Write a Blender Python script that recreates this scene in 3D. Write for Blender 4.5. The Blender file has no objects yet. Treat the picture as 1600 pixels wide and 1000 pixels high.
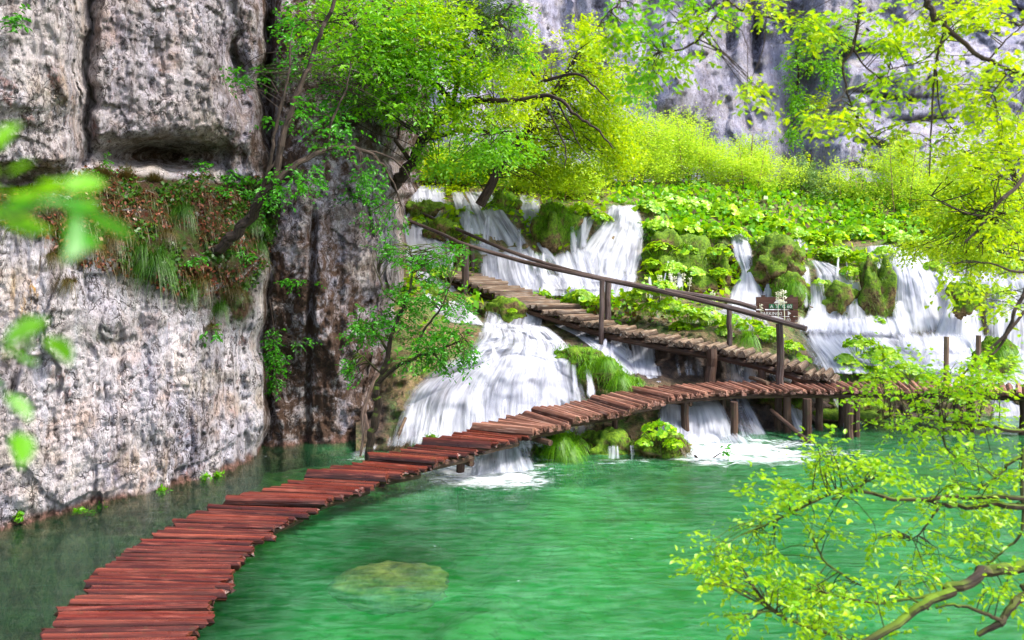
EXPOSURE = 2.0
import bpy, math, random
import numpy as np
from mathutils import Vector
random.seed(7); RNG = np.random.default_rng(11)
SC = bpy.context.scene; COL = SC.collection
F = 1200.0; HC = 3.25; HZ = 430.0; CXP = 800.0
TAU = math.tau
# ------------------------------------------------------------------ helpers
def P(px, py, Y):                      # a point seen at (px,py) of the 1600x1000 photo, Y metres away
    return np.array([(px-CXP)/F*Y, Y, HC-(py-HZ)/F*Y])
def PW(px, py, z=0.0):                 # the same, on the level z
    return P(px, py, (HC-z)*F/(py-HZ))
def PA(px, py, Y):
    px = np.asarray(px, float); py = np.asarray(py, float); Y = np.asarray(Y, float)
    return np.stack([(px-CXP)/F*Y, Y, HC-(py-HZ)/F*Y], -1)
def sstep(a, b, x):
    t = np.clip((np.asarray(x, float)-a)/(b-a), 0, 1); return t*t*(3-2*t)
def gauss(x, c, s): return np.exp(-((x-c)/s)**2)
def _h(ix, iy, iz, seed):
    n = (ix.astype(np.int64)*374761393 + iy.astype(np.int64)*668265263 + iz.astype(np.int64)*2147483647 + seed*1274126177) & 0xffffffff
    n = ((n ^ (n >> 13))*1274126177) & 0xffffffff
    n = ((n ^ (n >> 15))*2246822519) & 0xffffffff
    return ((n ^ (n >> 16)) & 0xffffff)/float(0xffffff)*2-1
def vnoise(p, seed=0):
    p = np.asarray(p, float); i = np.floor(p); f = p-i; f = f*f*f*(f*(f*6-15)+10); i = i.astype(np.int64)
    r = 0
    for dx in (0, 1):
        wx = f[..., 0] if dx else 1-f[..., 0]
        for dy in (0, 1):
            wy = f[..., 1] if dy else 1-f[..., 1]
            for dz in (0, 1):
                wz = f[..., 2] if dz else 1-f[..., 2]
                r = r + _h(i[..., 0]+dx, i[..., 1]+dy, i[..., 2]+dz, seed)*wx*wy*wz
    return r
def fbm(p, octs=4, seed=0, gain=.5):
    a, r, q = 1.0, 0, np.asarray(p, float)
    for k in range(octs):
        r = r+a*vnoise(q, seed+k*17); a *= gain; q = q*2.03+11.3
    return r
def ridge(p, octs=4, seed=0):
    a, r, q = 1.0, 0, np.asarray(p, float)
    for k in range(octs):
        r = r+a*(1-2*np.abs(vnoise(q, seed+k*13))); a *= .5; q = q*2.07+5.1
    return r
def facets(p, seed=0):                 # broken rock: every cell a tilted plane
    p = np.asarray(p, float); i0 = np.floor(p).astype(np.int64); best = np.full(p.shape[:-1], 1e9); val = np.zeros(p.shape[:-1])
    for dx in (-1, 0, 1):
        for dy in (-1, 0, 1):
            for dz in (-1, 0, 1):
                ix, iy, iz = i0[..., 0]+dx, i0[..., 1]+dy, i0[..., 2]+dz
                o = [.5+.5*_h(ix, iy, iz, seed+k) for k in (1, 2, 3)]
                e = np.stack([p[..., 0]-ix-o[0], p[..., 1]-iy-o[1], p[..., 2]-iz-o[2]], -1); d2 = (e**2).sum(-1); m = d2 < best
                v = .45*_h(ix, iy, iz, seed+7)+e[..., 0]*_h(ix, iy, iz, seed+8)+e[..., 2]*_h(ix, iy, iz, seed+9)
                best = np.where(m, d2, best); val = np.where(m, v, val)
    return val
class MB:                              # collects geometry, links it as ONE mesh object
    def __init__(s): s.v = []; s.q = []; s.t = []; s.lc = []; s.n = 0; s.at = {}
    def add(s, v, q=None, t=None, lc=None):
        v = np.asarray(v, float).reshape(-1, 3)
        if q is not None and len(q): s.q.append(np.asarray(q, np.int64).reshape(-1, 4)+s.n)
        if t is not None and len(t): s.t.append(np.asarray(t, np.int64).reshape(-1, 3)+s.n)
        s.v.append(v); s.lc.append(v if lc is None else np.asarray(lc, float).reshape(-1, 3)); s.n += len(v)
    def build(s, name, mat=None, parent=None, smooth=False, origin=None):
        v = np.concatenate(s.v)
        if origin is None and parent is None: origin = (0, 0, 0)
        off = np.array(origin if origin is not None else parent.matrix_world.translation, float)
        if parent is not None and origin is None: off = np.array(ORG.get(parent.name, (0, 0, 0)))
        me = bpy.data.meshes.new(name)
        q = np.concatenate(s.q) if s.q else np.zeros((0, 4), np.int64)
        t = np.concatenate(s.t) if s.t else np.zeros((0, 3), np.int64)
        me.vertices.add(len(v)); me.vertices.foreach_set('co', (v-off).astype(np.float32).ravel())
        li = np.concatenate([q.ravel(), t.ravel()]); me.loops.add(len(li)); me.loops.foreach_set('vertex_index', li.astype(np.int32))
        ls = np.concatenate([np.arange(len(q))*4, len(q)*4+np.arange(len(t))*3])
        me.polygons.add(len(ls)); me.polygons.foreach_set('loop_start', ls.astype(np.int32))
        me.polygons.foreach_set('use_smooth', np.full(len(ls), smooth))
        me.update(calc_edges=True); me.validate()
        a = me.attributes.new('lc', 'FLOAT_VECTOR', 'POINT'); a.data.foreach_set('vector', np.concatenate(s.lc).astype(np.float32).ravel())
        for k, arr in s.at.items():
            a = me.attributes.new(k, 'FLOAT', 'POINT'); a.data.foreach_set('value', np.asarray(arr, np.float32).ravel())
        if mat: me.materials.append(mat)
        o = bpy.data.objects.new(name, me); COL.objects.link(o)
        if parent is not None: o.parent = parent
        else: o.location = off; ORG[o.name] = tuple(off)
        if parent is not None: ORG[o.name] = tuple(off)
        return o
ORG = {}
def tag(o, label=None, cat=None, group=None, kind=None):
    if label: o['label'] = label
    if cat: o['category'] = cat
    if group: o['group'] = group
    if kind: o['kind'] = kind
    return o
def empty(name, loc, label, cat, group=None):
    o = bpy.data.objects.new(name, None); COL.objects.link(o); o.location = loc; o.empty_display_size = .2
    ORG[o.name] = tuple(loc); return tag(o, label, cat, group)
def grid_quads(nr, nc):
    i = np.arange(nr-1)[:, None]*nc+np.arange(nc-1)[None, :]; i = i.ravel()
    return np.stack([i, i+1, i+nc+1, i+nc], 1)
def norm(v): v = np.asarray(v, float); return v/np.maximum(np.linalg.norm(v, axis=-1, keepdims=True), 1e-9)
def smooth_path(pts, n):               # Catmull-Rom through rows of any width
    p = np.asarray(pts, float)
    if len(p) == 2: return p[0]+(p[1]-p[0])*np.linspace(0, 1, n)[:, None]
    e = np.vstack([2*p[0]-p[1], p, 2*p[-1]-p[-2]]); k = len(p)-1
    u = np.linspace(0, k, n); i = np.minimum(u.astype(int), k-1); t = (u-i)[:, None]
    a, b, c, d = e[i], e[i+1], e[i+2], e[i+3]
    return .5*(2*b+(c-a)*t+(2*a-5*b+4*c-d)*t*t+(3*b-a-3*c+d)*t**3)
def tube(mb, pts, rad, sides=6, bump=0.0, cap=True, seed=0):
    p = np.asarray(pts, float); n = len(p); rad = np.broadcast_to(np.asarray(rad, float), (n,))
    t = norm(np.gradient(p, axis=0)); ref = np.array([0., 0, 1.]) if abs(t[0, 2]) < .9 else np.array([1., 0, 0])
    a = norm(np.cross(t, ref)); b = np.cross(t, a)
    th = np.arange(sides)/sides*TAU
    ring = np.cos(th)[None, :, None]*a[:, None]+np.sin(th)[None, :, None]*b[:, None]
    rr = rad[:, None]*np.ones((1, sides))
    if bump:
        rr = rr*(1+bump*vnoise(np.stack(np.broadcast_arrays(np.cos(th)[None]*1.3, np.sin(th)[None]*1.3, np.arange(n)[:, None]*.45+seed*3.7), -1), seed))
    v = p[:, None]+ring*rr[..., None]
    L = np.concatenate([[0], np.cumsum(np.linalg.norm(np.diff(p, axis=0), axis=1))])
    o = random.random()*50
    lc = np.stack([np.broadcast_to(L[:, None]+o, rr.shape), np.cos(th)[None]*rr+o, np.sin(th)[None]*rr], -1)
    i = np.arange(n-1)[:, None]*sides+np.arange(sides)[None]; j = np.arange(n-1)[:, None]*sides+(np.arange(sides)[None]+1) % sides
    q = np.stack([i, j, j+sides, i+sides], -1).reshape(-1, 4)
    vv = v.reshape(-1, 3); ll = lc.reshape(-1, 3); tr = []
    if cap:
        vv = np.vstack([vv, p[0], p[-1]]); ll = np.vstack([ll, ll[0]+(0, 0, .01), ll[(n-1)*sides]]); m = n*sides
        for k in range(sides):
            k2 = (k+1) % sides; tr += [(m, k2, k), (m+1, (n-1)*sides+k, (n-1)*sides+k2)]
    mb.add(vv, q, tr, ll)
# ------------------------------------------------------------------ materials
class N:
    def __init__(s, name):
        s.m = bpy.data.materials.new(name); s.m.use_nodes = True; s.nt = s.m.node_tree
        s.nt.nodes.clear(); s.out = s.nt.nodes.new('ShaderNodeOutputMaterial')
    def n(s, t, **kw):
        nd = s.nt.nodes.new('ShaderNode'+t)
        for k, v in kw.items():
            if k.startswith('i_'):
                k = k[2:]; k = int(k) if k.isdigit() else k.replace('_', ' ')
                if hasattr(v, 'node'): s.nt.links.new(v, nd.inputs[k])
                else: nd.inputs[k].default_value = v
            else: setattr(nd, k, v)
        return nd
    def attr(s, name, vec=False):
        a = s.n('Attribute', attribute_name=name); return a.outputs['Vector' if vec else 'Fac']
    def pos(s): return s.n('NewGeometry').outputs['Position']
    def island(s): return s.n('NewGeometry').outputs['Random Per Island']
    def mapping(s, v, scale, loc=(0, 0, 0)): return s.n('Mapping', i_Vector=v, i_Scale=scale, i_Location=loc).outputs[0]
    def noise(s, v, scale=1, detail=4, rough=.55, dist=0):
        return s.n('TexNoise', i_Vector=v, i_Scale=scale, i_Detail=detail, i_Roughness=rough, i_Distortion=dist).outputs['Fac']
    def ramp(s, f, a, b, c0=0.0, c1=1.0):
        return s.n('MapRange', i_Value=f, i_1=a, i_2=b, i_3=c0, i_4=c1).outputs[0]
    def math(s, op, a, b=0.0, c=None):
        kw = {'i_0': a, 'i_1': b}
        nd = s.n('Math', operation=op, **kw); nd.use_clamp = False
        return nd.outputs[0]
    def mix(s, f, a, b, mode='MIX'):
        nd = s.nt.nodes.new('ShaderNodeMix'); nd.data_type = 'RGBA'; nd.blend_type = mode
        for idx, v in ((0, f), (6, a), (7, b)):
            if hasattr(v, 'node'): s.nt.links.new(v, nd.inputs[idx])
            elif idx == 0: nd.inputs[0].default_value = v
            else: nd.inputs[idx].default_value = (*v[:3], 1)
        return nd.outputs[2]
    def bump(s, h, strength=.5, dist=.05): return s.n('Bump', i_Height=h, i_Strength=strength, i_Distance=dist).outputs[0]
    def bsdf(s, col, rough=.8, nrm=None, spec=.3, **kw):
        b = s.n('BsdfPrincipled', i_Roughness=rough)
        b.inputs['Specular IOR Level'].default_value = spec
        if hasattr(col, 'node'): s.nt.links.new(col, b.inputs['Base Color'])
        else: b.inputs['Base Color'].default_value = (*col, 1)
        if nrm is not None: s.nt.links.new(nrm, b.inputs['Normal'])
        return b.outputs[0]
    def mixs(s, f, a, b): return s.n('MixShader', i_0=f, i_1=a, i_2=b).outputs[0]
    def done(s, sh, vol=None):
        s.nt.links.new(sh, s.out.inputs['Surface'])
        if vol is not None: s.nt.links.new(vol, s.out.inputs['Volume'])
        return s.m
def leaf_mat(name, c1, c2, trans=.45, gloss=.03, tip=None):
    m = N(name); r = m.island(); col = m.mix(r, c1, c2)
    if tip is not None: col = m.mix(m.ramp(m.noise(m.pos(), 1.1, 2), .48, .62), col, tip)
    d = m.n('BsdfDiffuse', i_Color=col).outputs[0]; t = m.n('BsdfTranslucent', i_Color=m.mix(.35, col, (min(c2[0]*1.5, .8), min(c2[1]*1.3, .8), c2[2]))).outputs[0]
    g = m.n('BsdfGlossy', i_Roughness=.4, i_Color=(.8, .85, .8, 1)).outputs[0]
    return m.done(m.mixs(gloss, m.mixs(trans, d, t), g))
def bark_mat(name, a, b, moss=None):
    m = N(name); v = m.attr('lc', True)
    n1 = m.noise(m.mapping(v, (6, 40, 40)), 1, 4); n2 = m.noise(m.pos(), 3, 3)
    c = m.mix(m.ramp(n1, .35, .65), a, b)
    if moss:
        z = m.n('SeparateXYZ', i_0=m.n('NewGeometry').outputs['Normal']).outputs[2]
        c = m.mix(m.math('MULTIPLY', m.ramp(z, .1, .7), m.ramp(n2, .38, .6)), c, moss)
    return m.done(m.bsdf(c, .85, m.bump(n1, .6, .02)))
def wood_mat(name, dark, mid, light, rough=.45, wet=.5, gap_shade=.93):
    m = N(name); v = m.attr('lc', True); r = m.island()
    g = m.noise(m.mapping(v, (1.6, 38, 38)), 1, 5, .6, .3); g2 = m.noise(m.mapping(v, (.7, 6, 6)), 1, 3)
    c = m.mix(m.ramp(g, .3, .7), dark, mid); c = m.mix(m.ramp(g2, .45, .75), c, light)
    c = m.mix(m.ramp(r, 0, 1, 0, .75), c, dark)
    mo = m.ramp(m.noise(m.pos(), 7, 4), .6, .75)
    c = m.mix(m.math('MULTIPLY', mo, .55), c, (.05, .05, .015))
    c = m.mix(m.math('MULTIPLY', m.attr('bark'), gap_shade), c, (.012, .006, .004)); c = m.mix(m.math('MULTIPLY', m.ramp(m.noise(m.mapping(v, (3, 40, 40)), 1, 3), .55, .75), .25), c, (light[0]*1.9, light[1]*2.6, light[2]*3.2))  # dark plank sides paint the shade in the gaps
    nb = m.bump(g, .6, .02)
    rg = m.ramp(m.noise(m.pos(), 4, 3), .35, .7, rough*.6, min(rough*1.7, 1))
    return m.done(m.bsdf(c, rg, nb, wet))
def rock_mat(name, pale, cool, warm, dark, contrast=1.0):
    m = N(name); p = m.pos()
    tone = m.attr('tone'); moss = m.attr('moss'); blue = m.attr('blue'); och = m.attr('ochre'); base = m.attr('base')
    st = m.mapping(p, (1, 1, .28)); big = m.noise(st, .8, 5, .6, .6); st2 = m.noise(m.mapping(p, (1, 1, .16)), 6, 6, .7, .5)
    c = m.mix(m.ramp(big, .40, .60), cool, pale); c = m.mix(m.math('MULTIPLY', m.ramp(m.noise(p, 1.3, 5, .65), .52, .66), .8), c, warm)
    c = m.mix(m.ramp(m.noise(st, 2.3, 4, .6, 1.), .57, .63), c, (pale[0]*1.18, pale[1]*1.16, pale[2]*1.2))
    c = m.mix(m.math('MULTIPLY', blue, m.ramp(st2, .4, .56)), c, (.17, .2, .36))
    c = m.mix(m.math('MULTIPLY', och, m.ramp(st2, .48, .58)), c, (.5, .26, .03))
    fine = m.noise(m.mapping(p, (1, 1, .55)), 13, 7, .74, .7); fine2 = m.noise(m.mapping(p, (1, 1, .5)), 34, 4, .75, .4)
    wp = m.n('VectorMath', operation='ADD', i_0=m.mapping(p, (1, 1, .5)), i_1=m.n('VectorMath', operation='SCALE', i_0=m.n('TexNoise', i_Vector=p, i_Scale=2.2, i_Detail=4).outputs['Color'], i_3=.9).outputs[0]).outputs[0]
    ck = m.n('TexVoronoi', feature='DISTANCE_TO_EDGE', i_Vector=wp, i_Scale=2.4).outputs['Distance']
    crack = m.math('MULTIPLY', m.ramp(ck, .028, .006), m.ramp(m.noise(p, 1.7, 3), .42, .56))
    sp = m.ramp(m.noise(p, .9, 4, .6), .35, .65, -.05, .035)
    pit = m.math('MAXIMUM', m.ramp(m.math('ADD', fine, sp), .432+.035*contrast, .385), m.math('MULTIPLY', m.ramp(fine2, .42, .37), .7))
    sk = m.noise(m.mapping(p, (1, 1, .09)), 3.2, 5, .65, .35); c = m.mix(m.math('MULTIPLY', m.ramp(sk, .44, .34), .6*contrast), c, (.10, .065, .05)); c = m.mix(m.math('MULTIPLY', m.ramp(sk, .56, .66), .55*contrast), c, (.74, .74, .84))
    c = m.mix(m.math('MULTIPLY', m.ramp(m.noise(p, 2.1, 5, .7, .4), .60, .68), .7*contrast), c, (.42, .17, .13)); c = m.mix(m.math('MULTIPLY', m.ramp(m.noise(p, .8, 6, .65, .5), .50, .64), .6*contrast), c, (.70, .60, .47))
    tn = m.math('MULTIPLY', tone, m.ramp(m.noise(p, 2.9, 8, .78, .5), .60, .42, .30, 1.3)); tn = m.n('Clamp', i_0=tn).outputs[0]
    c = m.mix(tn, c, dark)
    c = m.mix(m.math('MULTIPLY', m.math('MAXIMUM', pit, crack), .86*min(contrast+.1, 1)), c, (.040, .026, .020))
    ms = m.math('MULTIPLY', moss, m.ramp(m.noise(p, 3.5, 6, .7), .28, .46)); mc = m.mix(m.ramp(m.noise(p, 6, 4), .4, .6), (.07, .035, .015), (.045, .085, .008))
    c = m.mix(m.n('Clamp', i_0=ms).outputs[0], c, mc)
    c = m.mix(base, c, m.mix(m.ramp(fine, .4, .6), (.05, .035, .02), (.33, .17, .13)))
    h = m.math('ADD', m.math('MULTIPLY', fine, 1.6), m.math('MULTIPLY', fine2, .6)); h = m.math('ADD', h, m.math('MULTIPLY', st2, 1.0)); h = m.math('ADD', h, m.math('MULTIPLY', crack, -.6))
    return m.done(m.bsdf(c, .75, m.bump(h, 1.0, .10), .25))
def water_fall_mat(name):
    m = N(name); v = m.attr('lc', True)       # lc = (across, along, seed)
    s1 = m.noise(m.mapping(v, (7, .5, 1)), 1, 5, .62, .3); s2 = m.noise(m.mapping(v, (16, .8, 1)), 1, 3, .5); s3 = m.noise(m.mapping(v, (2.2, .6, 1)), 1, 3)
    e = m.attr('edge'); d = m.attr('dens')
    a = m.math('ADD', m.math('MULTIPLY', s1, 1.0), m.math('MULTIPLY', s2, .28)); a = m.math('ADD', a, m.math('MULTIPLY', s3, .72))
    a = m.math('ADD', a, -.97); a = m.math('ADD', m.math('MULTIPLY', a, 2.1), d); a = m.math('ADD', a, m.math('MULTIPLY', m.math('ADD', m.math('MULTIPLY', e, -1.0), 1.0), -1.5)); a = m.math('MULTIPLY', m.n('Clamp', i_0=a).outputs[0], m.ramp(e, 0, .2))
    a = m.n('Clamp', i_0=a).outputs[0]
    nb = m.bump(m.math('ADD', s1, m.math('MULTIPLY', s2, .4)), .8, .1)
    col = m.mix(m.ramp(m.math('ADD', m.math('MULTIPLY', s1, .6), m.math('MULTIPLY', s3, .4)), .36, .6), (.42, .44, .56), (.66, .67, .72))  # lavender-grey streak shading is mixed into the white
    df = m.n('BsdfDiffuse', i_Color=col, i_Normal=nb).outputs[0]; tl = m.n('BsdfTranslucent', i_Color=(.58, .59, .66, 1)).outputs[0]
    w = m.mixs(.42, df, tl); tr = m.n('BsdfTransparent').outputs[0]
    return m.done(m.mixs(a, tr, w))
# ------------------------------------------------------------------ palette
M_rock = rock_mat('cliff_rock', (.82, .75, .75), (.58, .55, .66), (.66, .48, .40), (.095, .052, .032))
M_far = rock_mat('far_rock', (.56, .54, .66), (.34, .33, .46), (.40, .36, .42), (.09, .075, .10), .6)  # grey-lavender rock, paled and low in contrast to paint in distance haze
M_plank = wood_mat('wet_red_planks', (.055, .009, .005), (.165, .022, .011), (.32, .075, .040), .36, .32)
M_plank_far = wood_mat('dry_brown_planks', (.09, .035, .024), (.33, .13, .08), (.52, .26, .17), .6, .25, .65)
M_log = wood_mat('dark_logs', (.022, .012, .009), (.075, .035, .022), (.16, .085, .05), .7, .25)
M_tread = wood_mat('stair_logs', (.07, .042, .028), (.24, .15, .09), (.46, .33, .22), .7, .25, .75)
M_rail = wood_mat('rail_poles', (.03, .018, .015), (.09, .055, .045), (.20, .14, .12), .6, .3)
M_bark_dark = bark_mat('dark_bark', (.018, .012, .009), (.06, .04, .028))
M_bark_mossy = bark_mat('mossy_bark', (.02, .013, .009), (.055, .035, .02), (.10, .17, .006))
M_bark_tan = bark_mat('tan_bark', (.09, .055, .025), (.30, .20, .09))
M_root = bark_mat('root_bark', (.16, .09, .06), (.42, .27, .2))
L_deep = leaf_mat('deep_green_leaves', (.025, .19, .005), (.08, .34, .008), .45)
L_mid = leaf_mat('mid_green_leaves', (.09, .33, .004), (.22, .50, .008), .5)
L_yel = leaf_mat('yellow_green_leaves', (.16, .38, .002), (.50, .64, .004), .5)
L_fresh = leaf_mat('fresh_leaves', (.09, .33, .002), (.42, .62, .004), .5)
L_will = leaf_mat('willow_leaves', (.32, .56, .010), (.56, .76, .05), .5)
L_grey = leaf_mat('grey_green_leaves', (.10, .20, .05), (.2, .33, .08), .4)
L_butter = leaf_mat('broad_leaves', (.09, .33, .003), (.44, .66, .008), .4, .04)
L_lgrass = leaf_mat('shade_grass_blades', (.012, .06, .002), (.05, .13, .005), .3)
L_grass = leaf_mat('grass_blades', (.05, .20, .003), (.20, .42, .008), .4)
L_moss = leaf_mat('moss_tufts', (.05, .13, .006), (.13, .22, .012), .3)
L_brown = leaf_mat('dry_leaves', (.07, .018, .010), (.26, .085, .045), .2)
L_dgrass = leaf_mat('brown_grass_blades', (.03, .05, .005), (.12, .07, .018), .3)
L_flower = leaf_mat('pale_flower', (.7, .68, .5), (.8, .78, .62), .3)
L_dark = leaf_mat('dark_needles', (.02, .06, .006), (.05, .12, .01), .3)
# ------------------------------------------------------------------ hillside of travertine steps
HP = [560, 640, 700, 800, 900, 1000, 1100, 1200, 1300, 1400, 1500, 1800]
HD = {560: [(285, 28), (400, 23), (450, 20.5), (520, 18.4), (600, 16.6), (640, 15.6), (700, 14.4), (740, 13.2), (860, 12.9)],
 640: [(285, 27.5), (300, 26), (400, 22.6), (450, 20.8), (510, 18.6), (560, 16.6), (640, 15.2), (700, 14.2), (740, 13.4), (860, 13)],
 700: [(285, 28), (300, 26.5), (360, 24), (400, 23), (440, 22), (480, 20.6), (510, 18.6), (560, 16.4), (620, 15.3), (700, 14.3), (725, 13.6), (860, 13)],
 800: [(285, 28), (300, 26.5), (330, 25), (385, 24), (400, 22.9), (450, 22.2), (480, 20.6), (506, 20.2), (520, 18.6), (545, 17.2), (580, 16.2), (660, 15), (725, 13.7), (860, 13)],
 900: [(285, 29), (310, 27), (330, 25), (385, 23.8), (430, 23), (450, 21.8), (500, 20.6), (522, 20), (545, 18.4), (565, 17.4), (620, 16.4), (700, 14.9), (725, 14.3), (860, 13.5)],
 1000: [(285, 29), (315, 26.5), (335, 25), (420, 23.2), (440, 22.2), (500, 20.4), (520, 19.6), (560, 19.2), (580, 18.2), (610, 17.3), (640, 16.3), (700, 15), (860, 14)],
 1100: [(285, 30), (325, 27), (345, 25.2), (380, 24.2), (455, 23), (475, 21.4), (520, 18.9), (535, 18.5), (590, 18.2), (610, 17.6), (635, 16.6), (690, 15.6), (860, 14.6)],
 1200: [(285, 31), (340, 27.5), (360, 25.5), (400, 24), (425, 23.4), (475, 22.8), (500, 20.6), (540, 18.7), (560, 18.2), (600, 17.8), (635, 16.7), (690, 15.9), (860, 15)],
 1300: [(285, 32), (360, 28), (390, 26), (430, 24), (500, 23.2), (520, 21.5), (555, 19.2), (580, 18.2), (610, 17.8), (640, 17.3), (690, 16.4), (860, 15)],
 1400: [(285, 32), (360, 28), (385, 26), (430, 24.5), (525, 23), (545, 21), (580, 18.8), (610, 18.2), (640, 17.8), (690, 16.8), (860, 15)],
 1500: [(285, 32), (360, 28), (400, 26), (440, 24.5), (545, 23), (575, 20.6), (605, 18.6), (640, 18.2), (690, 17), (860, 15)],
 1800: [(285, 32), (360, 28), (410, 26), (440, 24.5), (560, 22), (590, 20), (620, 18.8), (650, 18.3), (690, 17), (860, 15)]}
def D(px, py):                          # distance of the smooth hillside along a sight line
    px = np.asarray(px, float); py = np.asarray(py, float); px, py = np.broadcast_arrays(px, py)
    cols = np.stack([np.interp(py, [a for a, b in HD[k]], [b for a, b in HD[k]]) for k in HP])
    u = np.interp(px, HP, np.arange(len(HP))); i = np.minimum(u.astype(int), len(HP)-2); t = u-i; t = t*t*(3-2*t)
    a = np.take_along_axis(cols, i[None], 0)[0]; b = np.take_along_axis(cols, i[None]+1, 0)[0]
    return a+(b-a)*t
def HPt(px, py, off=0.0): return P(px, py, float(D(px, py))-off)
def hillside():
    pxs = np.arange(556, 1800, 3.5); pys = np.arange(284, 790, 3.0)
    X, Yp = np.meshgrid(pxs, pys); d = D(X, Yp)
    p = PA(X, Yp, d)
    d2 = d+.30*fbm(p*.9, 3, 5)-.16*ridge(p*(1.7, 1.7, 1.0), 3, 9)+.05*fbm(p*(7, 7, 3), 3, 3)
    v = PA(X, Yp, d2)
    dark = np.clip(gauss(X, 980, 130)*gauss(Yp, 560, 34)*1.6+gauss(X, 1150, 110)*gauss(Yp, 578, 24)*1.5+gauss(X, 1230, 150)*gauss(Yp, 655, 36)*1.6+gauss(X, 800, 60)*gauss(Yp, 495, 20)+1.2*gauss(X, 582, 40)*gauss(Yp, 650, 70)+gauss(X, 1400, 150)*gauss(Yp, 650, 20), 0, 1)  # dark wet stone; the far left patch paints the cave shadow under the tree
    back = v[0:1].copy(); rows = []
    for k, dy in ((3, 22.), (2, 8.), (1, 2.)):
        b = v[0:1].copy(); b[..., 1] += dy; b[..., 0] *= (b[..., 1]/v[0:1, :, 1]); b[..., 2] += -.5+.5*k*.4; rows.append(b)
    v = np.concatenate(rows+[v]); dark = np.concatenate([np.zeros((3, len(pxs))), dark])
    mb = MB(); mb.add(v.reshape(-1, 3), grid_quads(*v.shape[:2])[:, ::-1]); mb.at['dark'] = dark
    m = N('travertine'); p = m.pos(); n1 = m.noise(p, 1.3, 5, .65); n2 = m.noise(m.mapping(p, (1, 1, .3)), 6, 5, .7); n3 = m.noise(p, 14, 4, .7)
    c = m.mix(m.ramp(n1, .42, .58), (.12, .085, .025), (.07, .16, .010)); c = m.mix(m.ramp(n2, .48, .62), c, (.23, .15, .07))
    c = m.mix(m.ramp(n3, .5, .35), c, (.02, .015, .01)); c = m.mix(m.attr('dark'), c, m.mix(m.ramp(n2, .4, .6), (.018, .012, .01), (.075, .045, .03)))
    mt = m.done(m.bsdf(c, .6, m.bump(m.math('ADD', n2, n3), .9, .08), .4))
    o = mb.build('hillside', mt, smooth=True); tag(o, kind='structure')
hillside()
# ------------------------------------------------------------------ left cliff
CPX = [-320, 0, 350, 396, 408, 416, 426, 555, 580, 596, 606, 613, 622, 670]
CIV = [.1250, .1026, .0781, .0738, .0722, .0675, .0682, .0668, .0652, .0635, .0605, .0510, .0410, .0360]
SILY = [-260, 60, 150, 250, 330, 400, 480, 600, 700, 1000]; SILX = [40, 35, 25, 8, 8, 18, 6, -8, -30, -40]
def lip(px): return np.interp(px, [-320, 0, 60, 120, 160, 210, 270, 330, 380, 415, 445, 470], [352, 346, 350, 400, 410, 418, 445, 462, 440, 400, 320, 285])
def ledge(px): return np.interp(px, [-320, 0, 100, 135, 200, 300, 400, 470], [290, 290, 282, 258, 264, 272, 276, 276])
def Dc(px, py, fine=True):
    px, py = np.broadcast_arrays(np.asarray(px, float), np.asarray(py, float))
    sh = (np.interp(py, SILY, SILX)+9*vnoise(np.stack([py/34., 0*py, 0*py], -1), 97)+5*vnoise(np.stack([py/12., 0*py, 0*py], -1), 98))*sstep(470, 600, px)+(6*np.sin(py/31.)+4*np.sin(py/13.+1))*gauss(px, 410, 40)
    q3 = np.stack([px/45., py/38., 0*px], -1); px0 = px; wx = 7*fbm(q3, 3, 91)
    Y = 1/np.interp(px-sh, CPX, CIV)
    Y = Y-.5*np.interp(px, [-50, 60, 180, 250, 330, 352, 365, 400], [0, .25, 0, .25, .5, .1, .45, .2])*sstep(900, 740, py)
    lp, lb = lip(px)+14*vnoise(np.stack([px/26., 0*px, 0*px], -1), 88), ledge(px)+7*vnoise(np.stack([px/30., 0*px, 0*px], -1), 89)
    g = np.interp(px, [-320, 380, 440, 480], [1.9, 1.7, .5, 0])
    t = np.clip((lp-py)/(lp-lb), 0, 1); Y = Y+g*(.25*t+.75*t*t)
    up = sstep(0, 14, lb-py)
    b1 = sstep(140, 96, px+wx); Y = Y-(1.0*sstep(0, 45, 292-py)*b1+.30*sstep(60, 160, 292-py)*b1)
    b2 = sstep(138, 160, px+wx)*sstep(430, 350, px)
    cave = gauss(px, 258, 78)*gauss(py, 243, 20)
    Y = Y-b2*up*.5*sstep(262, 190, py)+1.3*cave*up
    Y = Y+.25*gauss(px+wx, 139, 4)*sstep(285, 250, py)
    Y = Y+.8*gauss(px-.12*py+wx, 360, 12)*gauss(py, 95, 55)+.5*gauss(px, 415, 14)*up
    Y = Y+sstep(430, 500, px)*sstep(330, 0, py)*1.2
    Y = Y-.35*gauss(px, 490, 36)*sstep(640, 480, py)*sstep(250, 330, py)+.35*gauss(px, 500-.03*py, 6)*sstep(300, 360, py)
    Y = Y+.30*gauss(px-.05*py, 348, 8)*gauss(py, 640, 75)+.22*gauss(px+.3*py, 200, 7)*gauss(py, 600, 60)
    if fine:
        p = PA(px, py, Y)
        w = 1-.2*sstep(600, 640, px)
        pw = p+.25*np.stack([vnoise(p*1.6+k*9., 95) for k in range(3)], -1)
        Y = Y+w*(.16*fbm(p*.7, 2, 2)+.12*facets(pw*(.75, .75, .42), 11)+.06*facets(pw*(1.9, 1.9, 1.0), 13)+.035*facets(pw*(4.6, 4.6, 3.0), 15)-.05*ridge(p*(2.2, 2.2, .9), 3, 4)+.04*ridge(p*(9, 9, 5), 3, 8))
    return Y
def CPt(px, py, off=0.0): return P(px, py, float(Dc(px, py))-off)
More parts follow.
